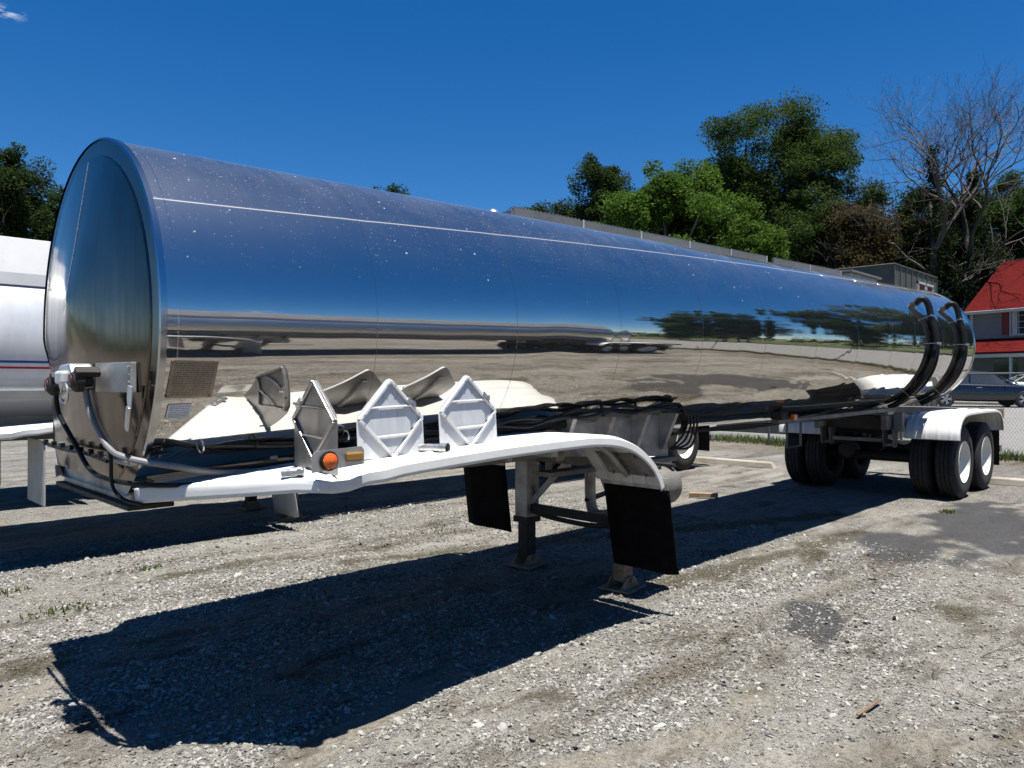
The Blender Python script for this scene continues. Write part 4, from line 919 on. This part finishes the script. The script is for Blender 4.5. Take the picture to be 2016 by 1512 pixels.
# trees beyond the right edge of the photo, mirrored in the tank
MS = [o for o in bpy.data.objects if o.name.startswith('overgrown_tree')]
for i, (x, y, s, q) in enumerate(((41, -8, 1.05, 'nearest the house'), (43, -14, 1.0, 'second from the house'), (40, -19.5, .95, 'third from the house'), (44, -25, .8, 'fourth from the house'))):
    c = copy_tree(MS[(0, 4, 0, 4)[i]]); c.location = (x, y, float(rise(x))); c.scale = (s, s, s*.95); c['group'] = 'trees mirrored in the tank'; c['label'] = 'roadside tree outside the frame, mirrored near the tank rear, '+q
def bare_tree(label, px, depth, ytop, lean, seed, spread, ivy_y):
    rng = random.Random(seed); p = pix(px, depth); gz = float(rise(p.x)); k = depth/FPX; H = CAMP.z+(HY-ytop)*k-gz
    r = thing('bare_tree', label, 'tree', (p.x, p.y, gz), 0, 'leafless trees'); mb = MB(); tw = MB()
    def grow(pos, d, L, rad, lev):
        pts = [pos]; n = 5
        for i in range(n):
            d = (d+Vector((rng.gauss(0, .16), rng.gauss(0, .16), rng.gauss(.03, .1)))).normalized(); pos = pos+d*(L/n); pts.append(pos)
        (mb if lev < 3 else tw).tube(pts, [max(.006, rad*(1-.5*i/n)) for i in range(n+1)], 6 if lev < 2 else 4 if lev < 4 else 3, False)
        if lev >= 7 or L < .3: return
        nb = 3 if lev < 5 else 2
        for i in range(nb):
            j = rng.choice([2, 3, 4, 5, 5]) if i else 5; q = pts[j]; s_ = spread*(1.0 if i else .45)
            nd = (d+Vector((rng.gauss(0, s_), rng.gauss(0, s_), rng.gauss(.06, s_*.7)))).normalized(); grow(q, nd, L*rng.uniform(.62, .82), rad*(.5 if i else .58), lev+1)
    hub = Vector((lean, 0, H*.47)); mb.tube(smooth_path([(0, 0, -.2), (lean*.3, .1, H*.2), hub], 5), [.34-.012*i for i in range(11)], 8, False)
    for i in range(3):
        a = rng.uniform(0, 6.28); grow(hub, Vector((.5*math.cos(a)+lean*.05, .5*math.sin(a), 1)).normalized(), H*.2, .17, 1)
    for i in range(3):
        a = rng.uniform(0, 6.28); grow(Vector((lean*.7, 0, H*(.3+.05*i))), Vector((math.cos(a), math.sin(a), .5)).normalized(), H*.16, .1, 2)
    # scale so that the top reaches the photographed height
    zmax = max(v[2] for v in mb.v+tw.v); f = H/zmax
    mb.v = [(x*f, y*f, z*f) for x, y, z in mb.v]; tw.v = [(x*f, y*f, z*f) for x, y, z in tw.v]
    tk = mb.obj('trunk', 'bark_pale', r, smooth=True); tw.obj('twigs', 'bark_pale', r)
    zi = CAMP.z+(HY-ivy_y)*k-gz; g = np.random.default_rng(seed); n = 60; z = g.uniform(.2, zi, n); cen = np.stack([lean*f*np.clip(z/(H*.47), 0, 1.2)**1.5+g.normal(0, .12, n), g.normal(0, .12, n), z], -1)
    mkobj('ivy', leaves_mesh('ivy', cen, np.where(z < zi*.75, .55, .4)*np.ones(n), 90, .2, 1., .2, g), 'leaf_ivy', r)
bare_tree('tall leafless tree with ivy-clad trunk, left of the two', 1835, 45, 142, .3, 5, .62, 290)
bare_tree('leafless tree leaning right above the red roof', 1890, 47, 155, 2.6, 12, .7, 300)
#bare_tree('smaller leafless tree with tangled twigs beside the oak', 1735, 44, 245, -.8, 9, .55, 470)
# far wood line all round
def far_wood():
    g = np.random.default_rng(3); a = np.concatenate([g.uniform(R_(-175), R_(-12), 700), g.uniform(R_(30), R_(185), 500)]); d = g.uniform(170, 210, len(a)); cen = np.stack([d*np.cos(a), d*np.sin(a), g.uniform(0, 7.5, len(a))+.6], -1)
    o = mkobj('distant_woods', leaves_mesh('distant_woods', cen, g.uniform(2.5, 4.5, len(a)), 60, 1.6, .8, 0, g), 'leaf_dark'); o['kind'] = 'stuff'; o['label'] = 'low dark wood line on the far horizon'; o['category'] = 'woods'
far_wood()

# ------------------------------------------------------------------ box building
simple('green_metal', (.05, .058, .05), .7, .1, .4, 2, dirt=(.085, .085, .075), stretch=(1, 1, .4)); simple('pale_trim', (.45, .46, .45), .6, 0, .2, 4)
def box_building():
    b = Vector((22.1, 2.94, 0)); z0 = float(rise(22.1)); zt = 4.93
    r = thing('box_building', 'dark green flat-roofed metal building behind the rear of the tank', 'building', (b.x, b.y, z0)); h = zt-z0
    mb = MB(); mb.box2((0, 0, -.1), (3.95, 5.5, h)); mb.obj('wall', 'green_metal', r)
    mb = MB(); mb.box2((-.03, -.03, h+.001), (3.98, 5.53, h+.05)); mb.obj('roof_edge', 'pale_trim' if False else 'green_metal', r, bevel=.02)
    for i, x in enumerate(np.linspace(.0, 3.95, 9)):
        MB().box2((x-.02, -.025, .1), (x+.02, -.002, h-.03)).obj('wall_rib', 'green_metal', r)
    for x0 in (1.95, 2.72):
        f = MB()
        f.box2((x0, -.06, h-1.12), (x0+.06, -.003, h-.28)); f.box2((x0+.62, -.06, h-1.12), (x0+.68, -.003, h-.28)); f.box2((x0, -.07, h-.34), (x0+.68, -.003, h-.28)); f.box2((x0, -.07, h-1.18), (x0+.68, -.003, h-1.12))
        wo_ = f.obj('window', 'pale_trim', r); MB().box2((x0+.06, -.03, h-1.12), (x0+.62, -.003, h-.34)).obj('pane', 'glass_dark', wo_)
    MB().box2((.2, -.04, h-1.3), (.7, -.004, h-.9)).obj('wall_panel', 'frame_grey', r)
t = NT('glass_dark'); t.set(Base_Color=(.03, .035, .04), Roughness=.06, Specular_IOR_Level=.8); M['glass_dark'] = t.m
box_building()

# ------------------------------------------------------------------ house
def house_mats():
    t = NT('siding'); c = t.n('TexCoord'); s = t.n('SeparateXYZ'); t.l(c.outputs['Object'], s.inputs[0])
    fr = t.math('FRACT', t.math('MULTIPLY', s.outputs[2], 8.)); t.set(Base_Color=t.mix(t.rng(t.noise(2, 5), .4, .7), (.15, .16, .2), (.125, .135, .17)), Roughness=.6); t.bump(fr, .02); M['siding'] = t.m
    t = NT('red_shingle'); v = t.co(); b = t.n('TexBrick'); b.inputs['Scale'].default_value = 3.2; b.inputs['Color1'].default_value = (.085, .006, .005, 1); b.inputs['Color2'].default_value = (.058, .004, .004, 1); b.inputs['Mortar'].default_value = (.05, .006, .006, 1); b.inputs['Mortar Size'].default_value = .012; b.inputs['Row Height'].default_value = .32; b.inputs['Brick Width'].default_value = .7
    c = t.n('TexCoord'); t.l(c.outputs['UV'], b.inputs['Vector']); n = t.noise(3, 6, .7)
    t.set(Base_Color=t.mix(t.rng(n, .4, .75, 0, .6), b.outputs[0], (.095, .008, .006)), Roughness=.9, Specular_IOR_Level=.08); t.bump(b.outputs[1], .02, .8); M['red_shingle'] = t.m
    simple('house_trim', (.4, .4, .41), .5, 0, .1, 3); simple('shutter', (.13, .006, .01), .5, 0, .2, 4); simple('curtain', (.5, .5, .52), .9, 0, .5, 4, stretch=(6, 6, .4)); simple('porch_dark', (.10, .10, .10), .8)
house_mats()
def slope(name, pts, root, th=.12):
    pts = [Vector(p) for p in pts]; n = (pts[1]-pts[0]).cross(pts[3]-pts[0]).normalized(); n = n if n.z > 0 else -n
    mb = MB(); mb.add(pts+[p-n*th for p in pts], [(0, 1, 2, 3), (7, 6, 5, 4), (0, 4, 5, 1), (1, 5, 6, 2), (2, 6, 7, 3), (3, 7, 4, 0)]); o = mb.obj(name, 'red_shingle', root)
    L1 = (pts[1]-pts[0]).length; L2 = (pts[3]-pts[0]).length; uv = [(0, 0), (L1, 0), (L1, L2), (0, L2)]*2; return with_uv(o, uv)
def house():
    D = 42.; p = pix(1912, D); gz = float(rise(p.x)); r = thing('house', 'grey house with red shingle roof and red shutters across the road', 'house', (p.x, p.y, gz), R_(-104.2))
    k = D/FPX; zz = lambda y: CAMP.z+(HY-y)*k-gz
    ze, zr, zp0, zp1 = zz(612), zz(521)+.5, zz(697), zz(669); W, Dp = 11, 8.
    mb = MB(); mb.prism([(0, 0), (Dp, 0), (Dp, ze), (Dp/2, zr-.15), (0, ze)], lambda u, v, t: (t, u, v), 0, W); mb.obj('wall', 'siding', r)
    rf = slope('roof', [(-.28, -.35, ze-.1), (W+.3, -.35, ze-.1), (W+.3, Dp/2, zr), (-.28, Dp/2, zr)], r)
    slope('roof', [(-.28, Dp+.35, ze-.1), (W+.3, Dp+.35, ze-.1), (W+.3, Dp/2-.001, zr), (-.28, Dp/2-.001, zr)], r)
    MB().box2((-.3, -.42, ze-.26), (W+.3, -.36, ze-.08)).obj('gutter', 'house_trim', rf, bevel=.02)
    MB().tube([(1.6, 2.6, ze+1.9), (1.6, 2.6, ze+2.5)], .06, 8).obj('roof_vent', 'porch_dark', rf)
    MB().box2((-.06, -.035, 0), (.12, .1, ze-.2)).obj('corner_board', 'house_trim', r)
    for i, x in enumerate((2.1, 6.4)):
        z0, z1 = zz(662), zz(616); f = MB(); x1 = x+1.15
        f.box2((x-.07, -.07, z0-.08), (x, -.004, z1+.08)); f.box2((x1, -.07, z0-.08), (x1+.07, -.004, z1+.08)); f.box2((x, -.08, z1), (x1, -.004, z1+.09)); f.box2((x, -.10, z0-.09), (x1, -.004, z0))
        wn = f.obj('window', 'house_trim', r)
        MB().box2((x, -.02, z0), (x1, -.006, z1)).obj('pane', 'glass_dark', wn)
        for q in (.33, .66): MB().box2((x+1.15*q-.014, -.045, z0), (x+1.15*q+.014, -.022, z1)).obj('muntin', 'house_trim', wn)
        for q in (.25, .5, .75): MB().box2((x, -.042, z0+(z1-z0)*q-.014), (x1, -.0225, z0+(z1-z0)*q+.014)).obj('muntin', 'house_trim', wn)
        for xa, xb in ((x+.02, x+.30), (x1-.30, x1-.02)): MB().box2((xa, -.021, z0), (xb, -.0205, z1)).obj('curtain', 'curtain', wn)
        for xa in (x-.47, x1+.11):
            s = MB().box2((xa, -.055, z0-.03), (xa+.36, -.004, z1+.05)).obj('shutter', 'shutter', r, bevel=.008)
    slope('porch_roof', [(-.2, -1.7, zp0+.02), (W+.2, -1.7, zp0+.02), (W+.2, -.01, zp1), (-.2, -.01, zp1)], r, .1)
    MB().box2((-.2, -1.72, zp0-.28), (W+.2, -1.64, zp0-.1)).obj('porch_fascia', 'house_trim', r)
    for x in (.0, 2.8, 5.6, 8.4, 11): MB().box2((x-.06, -1.62, 0), (x+.06, -1.5, zp0-.1)).obj('porch_post', 'house_trim', r)
    MB().box2((-.1, -1.65, .0), (W+.1, -.01, .25)).obj('porch_floor', 'concrete', r)
    for x in (1.2, 4.0, 8.6): MB().box2((x, -.03, .9), (x+1.2, -.006, 2.3)).obj('porch_window', 'glass_dark', r)
    d = MB().box2((6.4, -.04, .26), (7.4, -.006, 2.35)).obj('door', 'shutter', r); MB().tube([(7.28, -.05, 1.3), (7.28, -.09, 1.3)], .04, 8).obj('handle', 'zinc', d)
house()

# ------------------------------------------------------------------ cars
def car(name, label, px, depth, rz, paint, group):
    if 'car_'+name not in M:
        t = NT('car_'+name); t.set(Base_Color=paint, Roughness=.28, Metallic=.3, Coat_Weight=1., Coat_Roughness=.04); M['car_'+name] = t.m
    p = pix(px, depth); r = thing(name, label, 'car', (p.x, p.y, float(rise(p.x))+.006), rz, group); cm = 'car_'+name
    # stations along x (front +x): x, half width, sill z, belt z
    prof = [(-2.3, .55, .95), (-2.25, .42, 1.02), (-1.9, .30, 1.08), (-1.0, .22, 1.0), (.5, .21, .96), (1.3, .22, .93), (1.9, .25, .84), (2.25, .33, .70), (2.33, .42, .58)]
    sec = []; mb = MB()
    for x, a, b in prof:
        hw = .9-.12*max(0, (abs(x)-1.6)/.8)**2; zs = [a, a+.12, (a+b)/2, b-.06, b]; ws = [hw*.9, hw, hw*1.01, hw*.96, hw*.86]
        sec.append([(x, -w_, z) for z, w_ in zip(zs, ws)]+[(x, w_, z) for z, w_ in zip(zs[::-1], ws[::-1])])
    vs = [q for s in sec for q in s]; n = 10
    mb.add(vs, [(i*n+k, i*n+(k+1) % n, (i+1)*n+(k+1) % n, (i+1)*n+k) for i in range(len(sec)-1) for k in range(n)]+[tuple(range(n)), tuple((len(sec)-1)*n+k for k in range(n-1, -1, -1))])
    body = mb.obj('body', cm, r, smooth=True); sd = body.modifiers.new('u', 'SUBSURF'); sd.levels = 2; sd.render_levels = 2
    cab = [(-2.0, 1.0, .72, 1.04), (-1.35, 1.0, .70, 1.36), (-.5, .98, .70, 1.45), (.25, .96, .70, 1.43), (.75, .95, .71, 1.22), (1.25, .92, .72, .95)]
    mb = MB(); vs = []
    for x, z0, hw, z1 in cab:
        z0 = .9; vs += [(x, -hw-.08, z0), (x, -hw+.12, z1-.03), (x, -hw+.22, z1), (x, hw-.22, z1), (x, hw-.12, z1-.03), (x, hw+.08, z0)]
    mb.add(vs, [(i*6+k, i*6+k+1, (i+1)*6+k+1, (i+1)*6+k) for i in range(len(cab)-1) for k in range(5)]+[(0, 1, 2, 3, 4, 5), tuple(range(35, 29, -1))])
    mb.obj('window_glass', 'glass_dark', r, smooth=True)
    mb = MB(); vs = []
    rp = [(-1.45, 1.365), (-.9, 1.44), (-.4, 1.472), (.2, 1.452), (.5, 1.37)]
    for x, z in rp: vs += [(x, -.57, z-.035), (x, -.4, z), (x, .4, z), (x, .57, z-.035)]
    mb.add(vs, [(i*4+k, i*4+k+1, (i+1)*4+k+1, (i+1)*4+k) for i in range(4) for k in range(3)]); mb.obj('roof', cm, r, smooth='all', solid=.03)
    for sg in (-1, 1):
        for a, b in (((.5, .57, 1.37), (1.25, .74, .95)), ((-.45, .60, 1.43), (-.5, .77, .96)), ((-1.4, .58, 1.36), (-2.0, .74, 1.05))):
            MB().bar((a[0], sg*a[1], a[2]), (b[0], sg*b[1], b[2]), .05, .05).obj('pillar', cm, r)
        for x in (-1.42, 1.42):
            mb = MB(); mb.lathe([(-.11, .22), (-.11, .30), (-.08, .335), (.08, .335), (.11, .30), (.11, .22)], (x, sg*.80, .335), 'Y', 32); wl = mb.obj('wheel', 'rubber', r, smooth=True)
            mb = MB(); mb.lathe([(.0, .0), (.0, .235), (.02, .235), (.02, .0)], (x, sg*.86, .335), 'Y', 24); mb.obj('rim_well', 'dark_steel', wl)
            for k2 in range(5):
                a = k2*2*math.pi/5
                for da in (-.18, .18): MB().bar((x, sg*.905, .335), (x+.22*math.cos(a+da), sg*.905, .335+.22*math.sin(a+da)), .035, .02, (0, 1, 0)).obj('spoke', 'zinc', wl)
            mb = MB(); mb.lathe([(0, .215), (0, .24), (.02, .24), (.02, .215), (0, .215)], (x, sg*.905, .335), 'Y', 28); mb.obj('rim', 'zinc', wl)
        MB().box((2.17, sg*.62, .72), (.16, .34, .09), Matrix.Rotation(-sg*.45, 3, 'Z')).obj('headlight', 'placard_face', r, bevel=.03)
        MB().box((-2.27, sg*.62, .88), (.08, .36, .12)).obj('tail_light', 'red_lens', r, bevel=.03)
        MB().box((.75, sg*.98, 1.0), (.12, .2, .12)).obj('mirror', cm, r, bevel=.03)
        MB().box((-.2, sg*.915, .8), (.2, .02, .025)).obj('door_handle', 'zinc', r)
    MB().box((2.36, 0, .55), (.05, .9, .16)).obj('grille', 'dark_steel', r, bevel=.02)
CG = 'cars across the road'
car('sedan', 'dark navy car behind the fence at the right edge', 1922, 30.5, R_(-58), (.003, .004, .011), CG)
car('white_car', 'white car at the far right edge behind the navy car', 2075, 37, R_(-60), (.7, .7, .7), CG)

# ------------------------------------------------------------------ small ground things
def grass(name, label, pts, h, seed):
    g = np.random.default_rng(seed); N = len(pts); V = np.zeros((N, 3, 3)); b = np.array(pts); a = g.uniform(0, 6.28, N); hh = h*g.uniform(.4, 1.2, N); ln = g.normal(0, .35, (N, 2))
    V[:, 0] = b+np.stack([np.cos(a)*.006, np.sin(a)*.006, 0*a], -1)*1.5; V[:, 1] = b-np.stack([np.cos(a)*.006, np.sin(a)*.006, 0*a], -1)*1.5; V[:, 2] = b+np.stack([ln[:, 0]*hh, ln[:, 1]*hh, hh], -1)
    me = bpy.data.meshes.new(name); me.vertices.add(3*N); me.vertices.foreach_set('co', V.ravel()); me.loops.add(3*N); me.loops.foreach_set('vertex_index', np.arange(3*N, dtype=np.int32)); me.polygons.add(N); me.polygons.foreach_set('loop_start', np.arange(0, 3*N, 3, dtype=np.int32)); me.update(calc_edges=True)
    o = mkobj(name, me, 'grass_blade'); o['kind'] = 'stuff'; o['label'] = label; o['category'] = 'grass'
g = np.random.default_rng(5); n = 26000
yy = g.uniform(-20, 30, n); xx = 18.75+g.normal(0, .28, n)+.25*np.sin(yy*1.3)
grass('fence_grass', 'rough grass growing along the foot of the fence', np.stack([xx, yy, 0*xx], -1), .22, 1)
n = 15000; xx = g.uniform(38.4, 39.6, n); yy = g.uniform(-12, 22, n)
grass('verge_grass', 'mown grass verge beyond the road', np.stack([xx, yy, rise(xx)], -1), .16, 2)
P_ = []
for (px, py, r, k) in ((110, 1205, .1, 45), (30, 1165, .06, 30), (1866, 1008, .06, 90), (290, 1120, .06, 40), (870, 1045, .2, 40), (160, 1195, .06, 20), (1390, 1090, .1, 25), (600, 1180, .3, 30)):
    c = G(px, py); P_ += [(c.x+g.normal(0, r), c.y+g.normal(0, r*.6), 0) for _ in range(k)]
P_ = np.array(P_); P_[:, 2] = gheight(P_[:, 0], P_[:, 1])
grass('yard_weeds', 'sparse weeds sprouting through the gravel', P_, .05, 3)
def stick(label, a, b, r, mat, cat, name):
    a = G(*a); b = G(*b); a.z = float(gheight(np.array(a.x), np.array(a.y)))+r*.9; b.z = float(gheight(np.array(b.x), np.array(b.y)))+r*.9
    m = (a+b)/2+Vector((.03, .02, .005)); o = MB().tube(smooth_path([a, m, b], 4), r, 6).obj(name, mat, smooth=True); tag(o, label, cat); return o
a = G(1688, 1412); b = G(1732, 1381); o = MB().bar((0, 0, .012), (b.x-a.x, b.y-a.y, .010), .017, .008).obj('wood_scrap', 'wood', bevel=.004); o.location = (a.x, a.y, 0); tag(o, 'orange-brown splinter of wood lying on the gravel at right', 'wood scrap')
o = MB().box((0, 0, .04), (.40, .09, .06)).obj('timber_block', 'rusty', bevel=.006); c = G(1385, 980); o.location = (c.x, c.y, 0); o.rotation_euler[2] = R_(-60); tag(o, 'dark timber block at the edge of the trailer shadow', 'timber block')
def twig(label, px, py, s, seed):
    rr = random.Random(seed); c = G(px, py); mb = MB()
    def br(p, a, L, r, lev):
        q = Vector((p.x+L*math.cos(a), p.y+L*math.sin(a), p.z+rr.uniform(-.005, .012))); q.z = max(q.z, float(gheight(np.array(q.x), np.array(q.y)))+.004); m = (p+q)/2+Vector((rr.gauss(0, .02*s), rr.gauss(0, .02*s), .004))
        mb.tube([p, m, q], [r, r*.8, r*.5], 5)
        if lev < 3:
            for i in range(2+(lev == 0)): br(m if i else q, a+rr.gauss(0, .55), L*rr.uniform(.5, .8), r*.6, lev+1)
    for i in range(2): br(Vector((c.x, c.y, float(gheight(np.array(c.x), np.array(c.y)))+.006)), rr.uniform(0, 6.28), .3*s, .003, 0)
    tag(mb.obj('dry_twig', 'bark', None), label, 'twig', 'dry twigs on the gravel')
twig('dry branching twig on the gravel near the right edge', 1930, 1290, 1.3, 2); twig('dry brown twig below the small dark asphalt patch', 1650, 1268, .9, 4)
twig('dry twig with fine shoots in the lower right corner', 1960, 1400, 1.1, 8); twig('small dry twig in front of the big shadow at left', 200, 1400, .5, 11)
